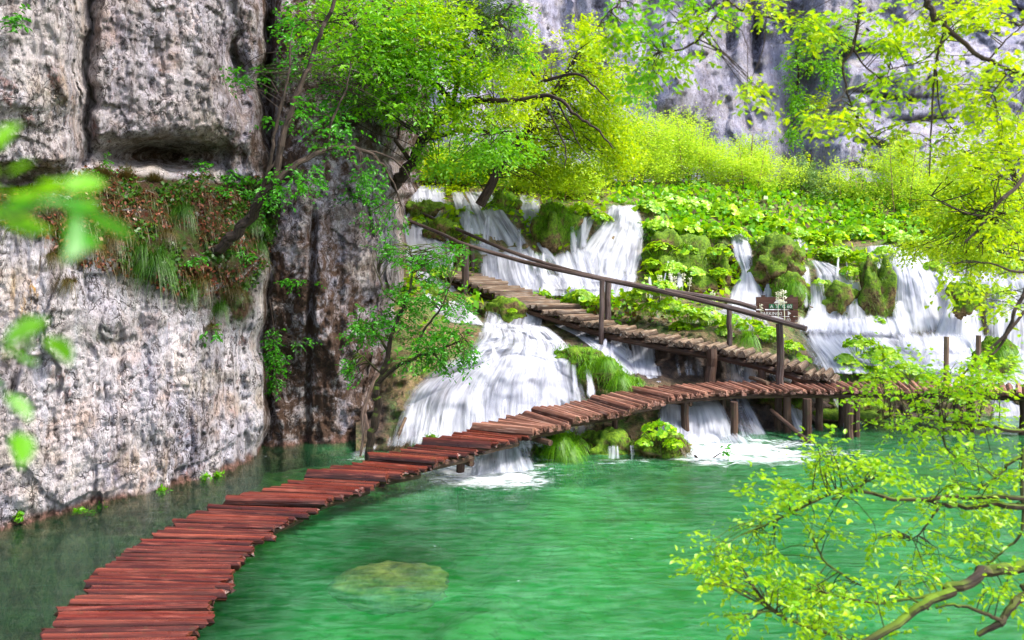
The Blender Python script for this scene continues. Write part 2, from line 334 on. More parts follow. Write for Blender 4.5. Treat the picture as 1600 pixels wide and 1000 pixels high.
def left_cliff():
    pxs = np.concatenate([np.arange(-320, 575, 2.5), np.arange(575, 672, 1.0)]); pys = np.concatenate([np.arange(-260, 0, 6.0), np.arange(0, 850, 2.6), np.arange(850, 1010, 8)])
    X, Yp = np.meshgrid(pxs, pys); d = Dc(X, Yp); v = PA(X, Yp, d)
    lp, lb = lip(X), ledge(X); t = np.clip((lp-Yp)/(lp-lb), 0, 1)
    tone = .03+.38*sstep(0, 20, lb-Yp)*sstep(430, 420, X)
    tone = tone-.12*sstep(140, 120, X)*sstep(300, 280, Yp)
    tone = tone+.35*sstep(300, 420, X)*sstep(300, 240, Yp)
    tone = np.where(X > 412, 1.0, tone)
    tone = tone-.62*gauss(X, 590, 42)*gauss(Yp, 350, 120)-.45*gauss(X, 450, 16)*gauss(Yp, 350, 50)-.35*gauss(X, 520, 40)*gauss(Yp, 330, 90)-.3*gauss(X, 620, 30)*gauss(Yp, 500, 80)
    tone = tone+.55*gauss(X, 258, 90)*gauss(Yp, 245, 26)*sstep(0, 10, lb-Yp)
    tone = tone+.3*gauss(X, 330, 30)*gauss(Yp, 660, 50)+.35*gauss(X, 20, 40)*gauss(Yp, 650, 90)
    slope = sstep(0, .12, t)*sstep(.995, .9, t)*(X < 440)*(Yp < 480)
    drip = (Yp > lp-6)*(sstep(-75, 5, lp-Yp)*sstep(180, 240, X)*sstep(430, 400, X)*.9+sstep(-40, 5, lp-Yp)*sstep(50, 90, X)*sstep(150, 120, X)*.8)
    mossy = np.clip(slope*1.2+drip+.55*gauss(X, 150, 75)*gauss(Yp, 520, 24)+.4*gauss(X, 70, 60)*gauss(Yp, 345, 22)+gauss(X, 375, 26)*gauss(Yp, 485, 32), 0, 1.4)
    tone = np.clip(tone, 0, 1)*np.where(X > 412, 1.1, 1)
    blue = np.clip(gauss(X, 180, 26)*gauss(Yp, 735, 38)+.55*gauss(X, 232, 16)*gauss(Yp, 600, 85)+.6*gauss(X, 300, 25)*gauss(Yp, 700, 40)+.5*gauss(X, 20, 22)*gauss(Yp, 400, 45)+.4*gauss(X, 180, 30)*gauss(Yp, 60, 60)+.7*gauss(X, 540, 40)*gauss(Yp, 420, 60), 0, 1)
    och = np.clip(gauss(X, 38, 22)*gauss(Yp, 445, 28)+.6*gauss(X, 230, 60)*gauss(Yp, 725, 30)+.7*gauss(X, 45, 30)*gauss(Yp, 475, 40)+.5*gauss(X, 90, 40)*gauss(Yp, 150, 60)+.4*gauss(X, 300, 50)*gauss(Yp, 600, 60)+.5*gauss(X, 560, 30)*gauss(Yp, 640, 50), 0, 1)
    base = sstep(.16, .03, v[..., 2]+.1*vnoise(v*4, 3))
    mb = MB(); mb.add(v.reshape(-1, 3), grid_quads(*v.shape[:2])[:, ::-1])
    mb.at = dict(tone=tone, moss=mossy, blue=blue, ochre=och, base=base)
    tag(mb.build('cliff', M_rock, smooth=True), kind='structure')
left_cliff()
# ------------------------------------------------------------------ far cliff
def far_cliff():
    pxs = np.arange(560, 1860, 4.0); pys = np.arange(-420, 400, 4.0)
    X, Yp = np.meshgrid(pxs, pys)
    Y = 50-(Yp-100)*.004+.0*X
    Y = Y-3.0*sstep(1300, 1340, X+.1*Yp)*sstep(20, 120, Yp)-2.0*sstep(1240, 1290, X)*sstep(190, 230, Yp)
    Y = Y+2.2*gauss(X, 1205-.05*Yp, 40)*sstep(260, 60, Yp)+1.6*gauss(X, 1250, 24)+1.4*gauss(X, 1180, 9)*gauss(Yp, 60, 70)+1.1*gauss(X, 1140, 10)*gauss(Yp, 65, 45)
    Y = Y-2.2*gauss(X+.6*Yp, 1130, 40)*sstep(60, 140, Yp)
    p = PA(X, Yp, Y)
    Y = Y+.9*fbm(p*.2, 2, 21)+.6*facets(p*(.3, .3, .16), 23)+.35*facets(p*(.9, .9, .45), 24)+.16*facets(p*(2.2, 2.2, 1.1), 25)-.15*ridge(p*(.9, .9, .25), 3, 22)
    for y0, x0, w in ((150, 1390, 60), (185, 1440, 40), (225, 1370, 70), (214, 1290, 30), (265, 1370, 40)):
        Y = Y+1.1*gauss(Yp-.06*(X-x0)+4*np.sin(X/23), y0, 3.2)*gauss(X, x0, w)
    v = PA(X, Yp, Y)
    tone = np.clip(.15+.85*gauss(X, 1178, 17)*gauss(Yp, 55, 55)+.8*gauss(X, 1140, 12)*gauss(Yp, 65, 45)+.9*gauss(X, 1232, 14)*gauss(Yp, 30, 40)+.75*gauss(X, 1240, 16)*gauss(Yp, 170, 50)+.6*gauss(X, 1110, 20)*gauss(Yp, 160, 40)+.5*gauss(X, 1200, 200)*gauss(Yp, 10, 15)+.6*gauss(X, 935, 12)*gauss(Yp, 10, 30), 0, 1)
    moss = np.clip(.75*gauss(X, 1262, 26)*gauss(Yp, 110, 70)+.6*gauss(X, 1320, 40)*gauss(Yp, 60, 40)+.6*gauss(X, 1265, 6)*gauss(Yp, 260, 50)+.7*gauss(X, 1010, 15)*gauss(Yp, 140, 12)+.6*gauss(X, 1240, 12)*gauss(Yp, 205, 25), 0, 1)
    z = np.zeros_like(tone)
    mb = MB(); mb.add(v.reshape(-1, 3), grid_quads(*v.shape[:2])[:, ::-1])
    mb.at = dict(tone=tone, moss=moss, blue=.35*sstep(.45, .6, .5+.5*fbm(p*.12, 2, 9)), ochre=z, base=z)
    tag(mb.build('far_cliff', M_far, smooth=True), kind='structure')
far_cliff()
# ------------------------------------------------------------------ pool: bed, water, foam and painted glints
WX = np.arange(-11, 17, .11); WY = np.arange(3.6, 20.5, .09)
FOAM_GLINTS = [(770, 742, 100, 26, 1.6), (720, 730, 66, 24, 1.5), (830, 755, 60, 10, .8), (640, 705, 40, 14, .9), (560, 716, 34, 10, .8), (520, 712, 26, 6, .6), (850, 715, 50, 10, .7), (960, 722, 45, 8, 1.1), (1000, 722, 30, 8, .6),
 (1120, 708, 80, 22, 1.6), (1210, 712, 90, 16, 1.1), (1090, 690, 40, 20, 1.4), (1180, 700, 70, 20, 1.2), (1240, 695, 60, 14, 1.0), (1300, 705, 70, 14, .8), (1220, 725, 70, 9, .7), (1380, 700, 70, 6, .5), (1260, 745, 60, 10, .35), (1400, 735, 120, 20, .36), (1350, 672, 60, 8, .5),
 (690, 745, 40, 14, .8), (800, 760, 60, 12, .5), (1500, 690, 90, 8, .4), (1480, 880, 100, 24, .34), (1400, 820, 80, 14, .3), (1380, 850, 60, 16, .2), (1250, 800, 60, 14, .16), (1590, 640, 40, 14, .9), (700, 665, 80, 16, 1.2), (790, 640, 80, 20, 1.2)]  # weak entries over the right-hand water are painted glints
def pool():
    X, Y = np.meshgrid(WX, WY); px = CXP+F*X/Y; py = HZ+F*HC/Y
    f = np.zeros_like(X)
    for cx, cy, rx, ry, s in FOAM_GLINTS:
        w = s*np.exp(-((px-cx)/rx)**2-((py-cy)/ry)**2); f = np.maximum(f, w)+.25*np.minimum(f, w)
    p3 = np.stack([X, Y, 0*X], -1)
    z = .010*fbm(p3*(1.6, 3.2, 1), 3, 31)+.006*ridge(p3*(2.4, 5.5, 1), 2, 33)*(1+f)+.03*np.clip(f, 0, 1)*fbm(p3*(2.5, 4, 1), 3, 35)
    v = np.stack([X, Y, z], -1)
    mb = MB(); mb.add(v.reshape(-1, 3), grid_quads(*X.shape)); mb.at['foam'] = f  # holds real foam and the painted glints
    cl = np.clip(sstep(-1.7, -3.0, X+.14*(Y-6))+.8*gauss(px, 610, 110)*gauss(py, 885, 36), 0, 1); mb.at['clear'] = cl
    m = N('pool_water'); p = m.pos(); fo = m.attr('foam')
    r1 = m.noise(m.mapping(p, (.9, 2.4, 1)), 1.0, 4, .55, 1.2); r2 = m.noise(m.mapping(p, (3.2, 10, 1)), 1, 5, .65, .5)
    nb = m.bump(m.math('ADD', r1, m.math('MULTIPLY', r2, .42)), .40, .10)
    fr = m.n('Fresnel', i_IOR=1.33, i_Normal=nb).outputs[0]
    gl = m.n('BsdfGlossy', i_Roughness=.09, i_Normal=nb).outputs[0]
    tr = m.n('BsdfTransparent', i_Color=(.95, 1, .97, 1)).outputs[0]
    mil = m.n('BsdfDiffuse', i_Color=m.mix(m.ramp(r2, .4, .62), (.015, .22, .05), (.12, .38, .18)), i_Normal=nb).outputs[0]
    mk = (m.ramp(m.noise(m.mapping(p, (.5, 1.2, 1)), 1, 4), .34, .68, .18, .42)); body = m.mixs(m.math('MULTIPLY', mk, m.ramp(m.attr('clear'), 0, 1, 1, .16)), tr, mil)
    w = m.mixs(m.n('Clamp', i_0=m.math('MULTIPLY', fr, 1.1)).outputs[0], body, gl)
    a = m.noise(m.mapping(p, (1.5, 5, 1)), 1, 6, .68, 1.2); b = m.noise(m.mapping(p, (7, 16, 1)), 1, 4, .7)
    k = m.math('ADD', m.math('MULTIPLY', a, 1.5), m.math('MULTIPLY', b, .7)); k = m.math('ADD', k, -1.42); k = m.math('ADD', m.math('MULTIPLY', k, 2.3), fo)
    k = m.ramp(k, .12, 1.45)
    fl = m.math('MULTIPLY', m.ramp(m.noise(m.mapping(p, (9, 16, 1)), 1, 2, .5), .775, .79), .7); k = m.math('MAXIMUM', k, fl)
    fm = m.n('BsdfDiffuse', i_Color=(.82, .84, .88, 1), i_Normal=nb).outputs[0]
    w = m.mixs(k, w, fm)
    vol = m.n('VolumeAbsorption', i_Color=(.02, .76, .30, 1), i_Density=.66).outputs[0]
    tag(mb.build('pool_water', m.done(w, vol), smooth=True), kind='structure')
    # bed
    X, Y = np.meshgrid(np.arange(-12, 18, .16), np.arange(-6, 22, .14)); px = CXP+F*X/np.maximum(Y, 3); py = HZ+F*HC/np.maximum(Y, 3)
    p3 = np.stack([X, Y, 0*X], -1)
    z = -1.9+.55*fbm(p3*.40, 3, 41)
    sh = np.clip(sstep(12.2, 14.4, Y-.10*np.abs(X))*.95+.5*gauss(px, 880, 120)*gauss(py, 745, 28)+.75*gauss(px, 1400, 150)*gauss(py, 745, 30)+.4*gauss(px, 640, 170)*gauss(py, 905, 60)+.28*gauss(px, 500, 90)*gauss(py, 930, 40), 0, 1)
    ch = sstep(-2.2, -3.6, X+.12*(Y-6))*sstep(9.5, 13, Y); sh = np.maximum(sh, ch*.9)
    z = z*(1-sh)+sh*(-.34)
    bank = np.interp(Y, [-6, 1.6, 4.6, 5.2], [1.55, 1.5, -.6, -1.6]); z = np.maximum(z, bank)+.04*fbm(p3*2.5, 3, 43)
    br = np.clip(sstep(-1.9, -3.2, X+.1*(Y-6))*1.0+.5*sstep(14, 15.5, Y), 0, 1)
    mb = MB(); mb.add(np.stack([X, Y, z], -1).reshape(-1, 3), grid_quads(*X.shape)); mb.at['brown'] = br
    m = N('pool_bed'); p = m.pos(); n = m.noise(p, 1.4, 5, .6); n2 = m.noise(p, 6, 4)
    c = m.mix(m.ramp(n, .35, .65), (.17, .20, .09), (.40, .42, .27)); c = m.mix(m.ramp(n2, .55, .7), c, (.2, .2, .09))
    c = m.mix(m.attr('brown'), c, m.mix(m.ramp(n2, .4, .6), (.05, .045, .02), (.12, .09, .035)))
    tag(mb.build('pool_bed', m.done(m.bsdf(c, .9)), smooth=True), kind='structure')
pool()
# ground below everything, out to the horizon
mb = MB(); g = np.linspace(-160, 160, 17); X, Y = np.meshgrid(g, g); mb.add(np.stack([X, Y, 0*X-2.6], -1).reshape(-1, 3), grid_quads(17, 17))
m = N('soil'); tag(mb.build('ground', m.done(m.bsdf(m.mix(m.ramp(m.noise(m.pos(), .5, 4), .4, .6), (.06, .08, .02), (.12, .09, .05)), .9))), kind='structure')
# ------------------------------------------------------------------ waterfalls
M_fall = water_fall_mat('falling_water')
def fall(L, R, off=.22, bulge=.15, dens=.75, lump=.12, feather=.2, tier=0.0, top=.05, bot=.06, ysub=None, seed=0, per=1.0, name='waterfall'):
    L = np.asarray(L, float); R = np.asarray(R, float)
    H = np.abs(L[-1, 1]-L[0, 1])+np.abs(L[-1, 0]-L[0, 0])*.5; Wd = np.max(np.abs(R[:, 0]-L[:, 0]))
    nr = int(max(12, H/2.2)); nc = int(max(8, Wd/2.2))
    lp, rp = smooth_path(L, nr), smooth_path(R, nr); u = np.linspace(0, 1, nc)
    q = lp[:, None]+(rp-lp)[:, None]*u[None, :, None]; px, py = q[..., 0], q[..., 1]
    d = D(px, py) if ysub is None else np.interp(py, [a for a, b in ysub], [b for a, b in ysub])
    d = d-off-bulge*np.sqrt(np.clip(np.sin(math.pi*u), 0, 1))[None]
    p = PA(px, py, d)
    arc = np.concatenate([np.zeros((1, nc)), np.cumsum(np.linalg.norm(np.diff(p, axis=0), axis=-1), 0)])
    wid = np.linalg.norm(p[:, -1]-p[:, 0], axis=-1).mean()
    ac = np.broadcast_to(u[None]*wid, arc.shape)
    fl = np.stack([ac*2.6, arc*.5, 0*arc+seed], -1)
    d = d-lump*fbm(np.stack([ac*1.1, arc*1.0, 0*arc+seed*1.7], -1), 3, 51)-.05*fbm(np.stack([ac*5, arc*.6, 0*arc+seed], -1), 3, 52)
    if tier:
        tt = arc/1.05+.75*fbm(np.stack([ac*.55, arc*.25, 0*arc+seed], -1), 2, 53); t = tt-np.floor(tt); d = d-tier*(sstep(0, .35, t)*(1-t)**.7)*(1.2+.8*vnoise(np.stack([ac*.9, np.floor(tt), 0*arc], -1), 54))
    p = PA(px, py, d); v = np.linspace(0, 1, nr)[:, None]
    en = .5+.5*vnoise(fl*(1, 3, 1), 7)
    e = sstep(0, feather, u)[None]*sstep(0, feather, 1-u)[None]*sstep(0, top+1e-6, v)*sstep(0, bot+1e-6, 1-v)
    mb = MB(); mb.add(p.reshape(-1, 3), grid_quads(nr, nc)[:, ::-1], lc=np.stack([ac*per, arc, 0*arc+seed*3.1], -1).reshape(-1, 3))
    mb.at = dict(edge=np.clip(e*(1+0*en), 0, 1), dens=np.full(e.shape, dens))
    return tag(mb.build(name, M_fall, smooth=True), kind='structure')
FALLS = [
 dict(L=[(638, 292), (634, 320), (622, 345), (618, 385), (632, 420)], R=[(688, 288), (700, 312), (694, 345), (706, 390), (722, 430)], dens=.8),
 dict(L=[(716, 296), (728, 325), (730, 360), (732, 400), (736, 452)], R=[(768, 296), (795, 330), (838, 385), (868, 420), (890, 452)], dens=.85, lump=.2),
 dict(L=[(806, 298), (812, 330), (826, 365), (848, 400), (868, 432)], R=[(850, 306), (846, 335), (850, 375), (872, 405), (900, 438)], dens=.8),
 dict(L=[(866, 318), (884, 345), (892, 375)], R=[(894, 336), (905, 360), (914, 388)], dens=.7),
 dict(L=[(948, 318), (935, 345), (905, 380), (880, 412), (862, 446)], R=[(1000, 318), (1011, 350), (1013, 385), (1010, 415), (1004, 446)], dens=.95, bulge=.4, lump=.2),
 dict(L=[(740, 428), (745, 440), (752, 462)], R=[(1004, 422), (1000, 440), (990, 466)], dens=.95, lump=.1, off=.45, top=.35, feather=.05),
 dict(L=[(1080, 372), (1082, 400), (1088, 430), (1096, 458)], R=[(1090, 376), (1096, 405), (1102, 430), (1108, 458)], dens=.75, off=.4),
 dict(L=[(1138, 358), (1142, 395), (1156, 425), (1140, 450), (1126, 478)], R=[(1168, 362), (1178, 395), (1180, 425), (1196, 450), (1212, 480)], dens=.95, bulge=.3, off=.35),
 dict(L=[(1174, 364), (1180, 390)], R=[(1190, 368), (1194, 394)], dens=.6, off=.3),
 dict(L=[(1228, 362), (1236, 378), (1242, 390)], R=[(1248, 366), (1262, 380), (1268, 392)], dens=.7, off=.3),
 dict(L=[(1262, 402), (1268, 432), (1258, 470), (1242, 512)], R=[(1296, 410), (1340, 434), (1352, 470), (1350, 508)], dens=.68, bulge=.35, off=.4),
 dict(L=[(1352, 396), (1352, 430), (1354, 470), (1352, 510)], R=[(1392, 392), (1400, 430), (1420, 480), (1424, 525)], dens=.5, off=.35),
 dict(L=[(1376, 380), (1388, 430), (1384, 480), (1378, 528)], R=[(1450, 388), (1478, 430), (1510, 480), (1545, 535)], dens=.95, bulge=.5, off=.6, lump=.12, bot=.2),
 dict(L=[(1448, 420), (1470, 460), (1450, 520), (1420, 580)], R=[(1510, 430), (1530, 470), (1550, 530), (1575, 600)], dens=1.0, bulge=.4, off=.9, lump=.12),
 dict(L=[(1520, 425), (1530, 470), (1530, 520), (1526, 565)], R=[(1620, 430), (1630, 470), (1640, 520), (1640, 570)], dens=.72, bulge=.3, off=.4),
 dict(L=[(1236, 488), (1240, 530), (1256, 560), (1270, 585)], R=[(1400, 492), (1450, 530), (1500, 560), (1520, 590)], dens=.95, off=.6, lump=.1, top=.3),
 dict(L=[(1380, 530), (1390, 560), (1420, 590), (1440, 612)], top=.25, R=[(1600, 530), (1640, 560), (1680, 590), (1700, 620)], dens=1.0, off=.5, lump=.15),
 dict(L=[(752, 470), (748, 490), (742, 512)], R=[(870, 474), (866, 495), (858, 522)], dens=.62, off=.25, bot=.02),
 dict(L=[(640, 420), (655, 450), (662, 480), (690, 505)], R=[(700, 425), (720, 455), (745, 485), (768, 512)], dens=.75, off=.25),
 dict(L=[(745, 500), (732, 530), (690, 562), (640, 590), (604, 630), (582, 705)], R=[(862, 508), (905, 540), (916, 565), (926, 590), (940, 625), (950, 712)], dens=.84, bulge=.3, off=.3, lump=.3, top=.03, feather=.16, tier=.24),
 dict(L=[(760, 540), (730, 570), (700, 610), (690, 660), (684, 712)], R=[(880, 545), (905, 572), (915, 600), (922, 640), (930, 700)], dens=.45, bulge=.3, off=.75, lump=.3, feather=.25, top=.2, tier=.12),
 dict(L=[(858, 505), (905, 530), (940, 566), (962, 596), (985, 622)], R=[(880, 502), (950, 526), (1005, 556), (1050, 588), (1080, 612)], dens=.95, bulge=.15, off=.3, lump=.15, feather=.12),
 dict(L=[(976, 522), (980, 550), (985, 588)], R=[(1032, 526), (1036, 555), (1040, 592)], dens=.5, off=.3),
 dict(L=[(946, 515), (950, 535), (958, 556)], R=[(984, 520), (988, 540), (1000, 570)], dens=.32, off=.3),
 dict(L=[(1126, 552), (1124, 575), (1122, 600)], R=[(1176, 560), (1190, 578), (1200, 602)], dens=.45, off=.3),
 dict(L=[(1040, 528), (1045, 560), (1050, 590)], R=[(1110, 535), (1112, 560), (1115, 590)], dens=.12, off=.3),
 dict(L=[(1194, 572), (1196, 590), (1200, 604)], R=[(1225, 574), (1240, 590), (1260, 606)], dens=.4, off=.3),
 dict(L=[(1012, 615), (1016, 645), (1010, 685), (1005, 705)], R=[(1130, 618), (1148, 645), (1165, 685), (1172, 708)], dens=.85, off=.25, bulge=.25, top=.02),
 dict(L=[(1130, 615), (1140, 645), (1150, 690)], R=[(1172, 618), (1186, 645), (1215, 695)], dens=.6, off=.25),
 dict(L=[(1222, 618), (1228, 640), (1240, 676)], R=[(1250, 620), (1264, 642), (1282, 680)], dens=.6, off=.3),
 dict(L=[(1290, 620), (1300, 650), (1310, 680)], R=[(1360, 622), (1380, 650), (1395, 680)], dens=.3, off=.25),
 dict(L=[(1530, 615), (1540, 640), (1540, 668)], R=[(1640, 618), (1650, 645), (1650, 670)], dens=.7, off=.25),
 dict(L=[(1080, 488), (1120, 500), (1150, 520)], R=[(1180, 476), (1210, 498), (1216, 520)], dens=.35, off=.2),
 dict(L=[(1290, 520), (1275, 545), (1262, 570)], R=[(1320, 525), (1315, 552), (1300, 580)], dens=.45, off=.2),
 dict(L=[(590, 676), (566, 694), (540, 704), (512, 708)], R=[(604, 690), (590, 708), (566, 720), (536, 722)], dens=.30, off=.2, lump=.12, feather=.4, top=.3, bot=.4),
 dict(L=[(1238, 488), (1236, 524)], R=[(1428, 490), (1446, 530)], dens=1.15, off=1.1, top=.4, bot=.4, feather=.15),
 dict(L=[(1378, 510), (1396, 560)], R=[(1570, 512), (1590, 565)], dens=.85, off=1.3, top=.4, bot=.4, feather=.2),
 dict(L=[(700, 298), (710, 330), (722, 362)], R=[(724, 297), (742, 330), (756, 372)], dens=.75, off=.35),
 dict(L=[(634, 288), (636, 318)], R=[(700, 288), (706, 320)], dens=.85, off=.45),
 dict(L=[(736, 392), (738, 430), (742, 455)], R=[(866, 384), (880, 425), (900, 455)], dens=.72, off=.55, top=.2, tier=.1),
 dict(L=[(850, 392), (856, 425), (862, 455)], R=[(930, 372), (945, 420), (960, 455)], dens=.75, off=.6, top=.25, feather=.3),
 dict(L=[(900, 340), (893, 372), (884, 405)], R=[(940, 330), (925, 372), (915, 405)], dens=.42, off=.35, feather=.3),
 dict(L=[(1440, 394), (1455, 425), (1470, 450)], R=[(1620, 398), (1625, 430), (1630, 455)], dens=.55, off=.5),
 dict(L=[(1345, 384), (1350, 402)], R=[(1400, 380), (1410, 404)], dens=.6, off=.4),
 dict(L=[(1196, 440), (1180, 470), (1170, 495)], R=[(1216, 446), (1240, 475), (1262, 505)], dens=.5, off=.5),
 dict(L=[(1262, 440), (1262, 475), (1256, 500)], R=[(1290, 440), (1296, 475), (1300, 505)], dens=.62, off=.8, bulge=.1),
 dict(L=[(1316, 440), (1322, 475), (1322, 505)], R=[(1352, 438), (1356, 475), (1360, 508)], dens=.62, off=.8, bulge=.1),
 dict(L=[(1386, 470), (1392, 500), (1396, 528)], R=[(1412, 468), (1422, 500), (1432, 530)], dens=.6, off=.9, bulge=.1),
 dict(L=[(1040, 405), (1046, 440), (1052, 470)], R=[(1046, 405), (1053, 440), (1060, 470)], dens=.4, off=.9),
 dict(L=[(1122, 470), (1118, 490)], R=[(1214, 472), (1222, 494)], dens=.75, off=.6, top=.3, bot=.3),
 dict(L=[(575, 668), (560, 705)], R=[(930, 660), (960, 715)], dens=.35, off=.9, top=.5, bot=.3, feather=.15, lump=.3),
 dict(L=[(1005, 665), (1000, 705)], R=[(1180, 665), (1230, 708)], dens=.42, off=.6, top=.5, bot=.3, feather=.2, lump=.25),
]
rs = np.random.default_rng(5)
for x0, x1, y0, y1, n in ((745, 1000, 325, 400, 12), (1245, 1600, 395, 500, 26), (640, 740, 300, 400, 6), (1010, 1130, 380, 430, 3), (880, 1000, 520, 570, 4), (760, 900, 500, 600, 5)):
    for _ in range(n):
        x, y, w_, h = rs.uniform(x0, x1), rs.uniform(y0, y1), rs.uniform(4, 13), rs.uniform(34, 80); k_ = rs.uniform(-.12, .12)*h
        FALLS.append(dict(L=[(x, y), (x+k_-w_*.2, y+h*.5), (x+k_*1.6-w_*.5, y+h)], R=[(x+w_, y), (x+w_*1.3+k_, y+h*.5), (x+w_*1.7+k_*1.6, y+h)], dens=rs.uniform(.45, .8), off=rs.uniform(.5, 1.0), feather=.4, top=.2, bot=.25, lump=.1, bulge=.08))
for k, a in enumerate(FALLS): fall(seed=k+1, **a)
fall([(742, 690), (722, 712), (712, 748)], [(830, 690), (842, 708), (856, 735)], ysub=[(690, 13.55), (712, 13.3), (750, 12.4)], off=0, bulge=.2, dens=.8, seed=60, lump=.1)
# ------------------------------------------------------------------ boardwalk
BL = [(40, 1012, .30), (55, 1000, .30), (165, 882, .30), (265, 818, .30), (352, 783, .30), (363, 776, .38), (482, 741, .38), (490, 735, .46), (580, 715, .46), (587, 709, .54), (662, 691, .54), (669, 686, .62), (740, 668, .62), (746, 662, .70), (834, 641, .70), (841, 636, .78), (924, 622, .78), (932, 618, .86), (984, 609, .86), (991, 605, .93), (1130, 596, .93), (1290, 595, .93), (1480, 596, .93), (1640, 600, .93)]
BR = [(296, 1012, .30), (303, 990, .30), (376, 872, .30), (443, 817, .30), (500, 790, .30), (506, 779, .38), (598, 749, .38), (604, 740, .46), (674, 726, .46), (679, 717, .54), (758, 700, .54), (764, 692, .62), (826, 679, .62), (832, 670, .70), (892, 661, .70), (899, 652, .78), (984, 641, .78), (991, 633, .86), (1042, 625, .86), (1049, 618, .93), (1150, 609, .93), (1290, 608, .93), (1480, 609, .93), (1640, 614, .93)]
LW = np.array([PW(*a) for a in BL]); RW = np.array([PW(*a) for a in BR])
board = empty('boardwalk', tuple((LW[8]+RW[8])/2*(1, 1, 0)), 'low curving boardwalk of wet reddish logs stepping across the green pool', 'boardwalk')
def plank(mb, a, b, wdt, th, seg=5, jig=.012):
    # a half round log laid from a to b, flat side down, a little crooked
    a, b = np.asarray(a), np.asarray(b); ax = norm(b-a); Ln = np.linalg.norm(b-a); up = np.array([0, 0, 1.]); sd = norm(np.cross(up, ax)); up = np.cross(ax, sd)
    prof = np.array([(-.44, -.55), (-.50, -.22), (-.40, .14), (-.15, .46), (.17, .44), (.41, .10), (.50, -.24), (.44, -.55)])*(wdt, th)
    prof = prof*(1+.10*RNG.standard_normal(prof.shape)); ns = len(prof); u = np.linspace(0, 1, seg); o = RNG.random(3)*40
    wob = np.cumsum(RNG.standard_normal((seg, 2))*jig, 0)*.5; tp = 1-.12*RNG.random()*u
    v = a+ax*(u*Ln)[:, None, None]+(prof[None, :, 0, None]*tp[:, None, None]+wob[:, None, :1])*sd+(prof[None, :, 1, None]*tp[:, None, None]+wob[:, None, 1:]*.5)*up
    v[0] += ax*.02*RNG.standard_normal((ns, 1)); v[-1] += ax*.02*RNG.standard_normal((ns, 1))
    lc = np.stack([np.broadcast_to((u*Ln)[:, None], (seg, ns)), np.broadcast_to(prof[None, :, 0], (seg, ns)), np.broadcast_to(prof[None, :, 1], (seg, ns))], -1)+o
    i = np.arange(seg-1)[:, None]*ns+np.arange(ns)[None]; j = np.arange(seg-1)[:, None]*ns+(np.arange(ns)[None]+1) % ns
    q = np.stack([i, j, j+ns, i+ns], -1).reshape(-1, 4)
    vv = np.vstack([v.reshape(-1, 3), v[0].mean(0), v[-1].mean(0)]); ll = np.vstack([lc.reshape(-1, 3), lc[0].mean(0), lc[-1].mean(0)])
    m = seg*ns; tr = [(m, (k+1) % ns, k) for k in range(ns)]+[(m+1, (seg-1)*ns+k, (seg-1)*ns+(k+1) % ns) for k in range(ns)]
    mb.add(vv, q[:, ::-1], np.array(tr)[:, ::-1], ll)
    bk = np.array([1, 1, .75, 0, 0, .7, 1, 1.]); mb.at['bark'] = np.concatenate([mb.at.get('bark', np.zeros(0)), np.tile(bk, seg), [.45, .45]])  # shade of the gaps painted down the plank sides, tops left clean
SEC = [(0, 4), (5, 6), (7, 8), (9, 10), (11, 12), (13, 14), (15, 16), (17, 18), (19, 23)]
def resample(p, n):
    s = np.concatenate([[0], np.cumsum(np.linalg.norm(np.diff(p, axis=0), axis=1))]); u = np.linspace(0, s[-1], n)
    return np.stack([np.interp(u, s, p[:, k]) for k in range(3)], 1), s[-1]
for si, (i0, i1) in enumerate(SEC):
    pl = LW[i0:i1+1].copy(); pr = RW[i0:i1+1].copy(); far = si >= 5
    if si == 0: pl, pr = smooth_path(pl, 40), smooth_path(pr, 40)
    if si == 8: pl, pr = smooth_path(pl, 40), smooth_path(pr, 40)
    ln = max(resample(pl, 2)[1], resample(pr, 2)[1]); pit = .108 if si < 1 else (.132 if si < 8 else .15)
    n = max(4, int(ln/pit)); a, _ = resample(pl, n); b, _ = resample(pr, n); mb = MB()
    for k in range(n):
        ax = norm(b[k]-a[k]); e0, e1 = RNG.normal(0, .038, 2); zj = RNG.normal(0, .003)
        dz = np.array([0, 0, -.045+zj]); w2 = np.linalg.norm((b-a)[k])
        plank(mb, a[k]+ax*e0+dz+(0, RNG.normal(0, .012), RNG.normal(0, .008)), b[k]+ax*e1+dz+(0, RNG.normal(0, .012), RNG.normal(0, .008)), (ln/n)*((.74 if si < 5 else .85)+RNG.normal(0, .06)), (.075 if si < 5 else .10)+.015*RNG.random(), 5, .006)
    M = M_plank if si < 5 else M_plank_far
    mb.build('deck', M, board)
    if si:      # the thicker log at the front of each step
        mb = MB(); c = norm(LW[i0]-LW[i0-1]+RW[i0]-RW[i0-1]); c[2] = 0; ax = norm(RW[i0]-LW[i0])
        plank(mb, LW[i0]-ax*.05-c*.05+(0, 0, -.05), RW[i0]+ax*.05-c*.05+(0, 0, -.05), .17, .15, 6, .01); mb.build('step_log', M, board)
    # stringer logs under each section
    for f_ in (.16, .80):
        mb = MB(); c = a+(b-a)*f_+(0, 0, -.165); tube(mb, smooth_path(c, 10) if n > 3 else c, .06, 7, .1, True, si); mb.build('stringer', M_log, board)
def post(x, y, z0, z1, r, par, name='post', M=None, lean=(0, 0), label=None):
    mb = MB(); n = 6; u = np.linspace(0, 1, n)[:, None]
    pts = np.array([x, y, z0])+u*np.array([lean[0], lean[1], z1-z0]); pts[1:-1, :2] += RNG.normal(0, r*.12, (n-2, 2))
    tube(mb, pts, r*(1.08-.12*u[:, 0]), 9, .10, True, int(RNG.integers(99))); return mb.build(name, M or M_log, par)
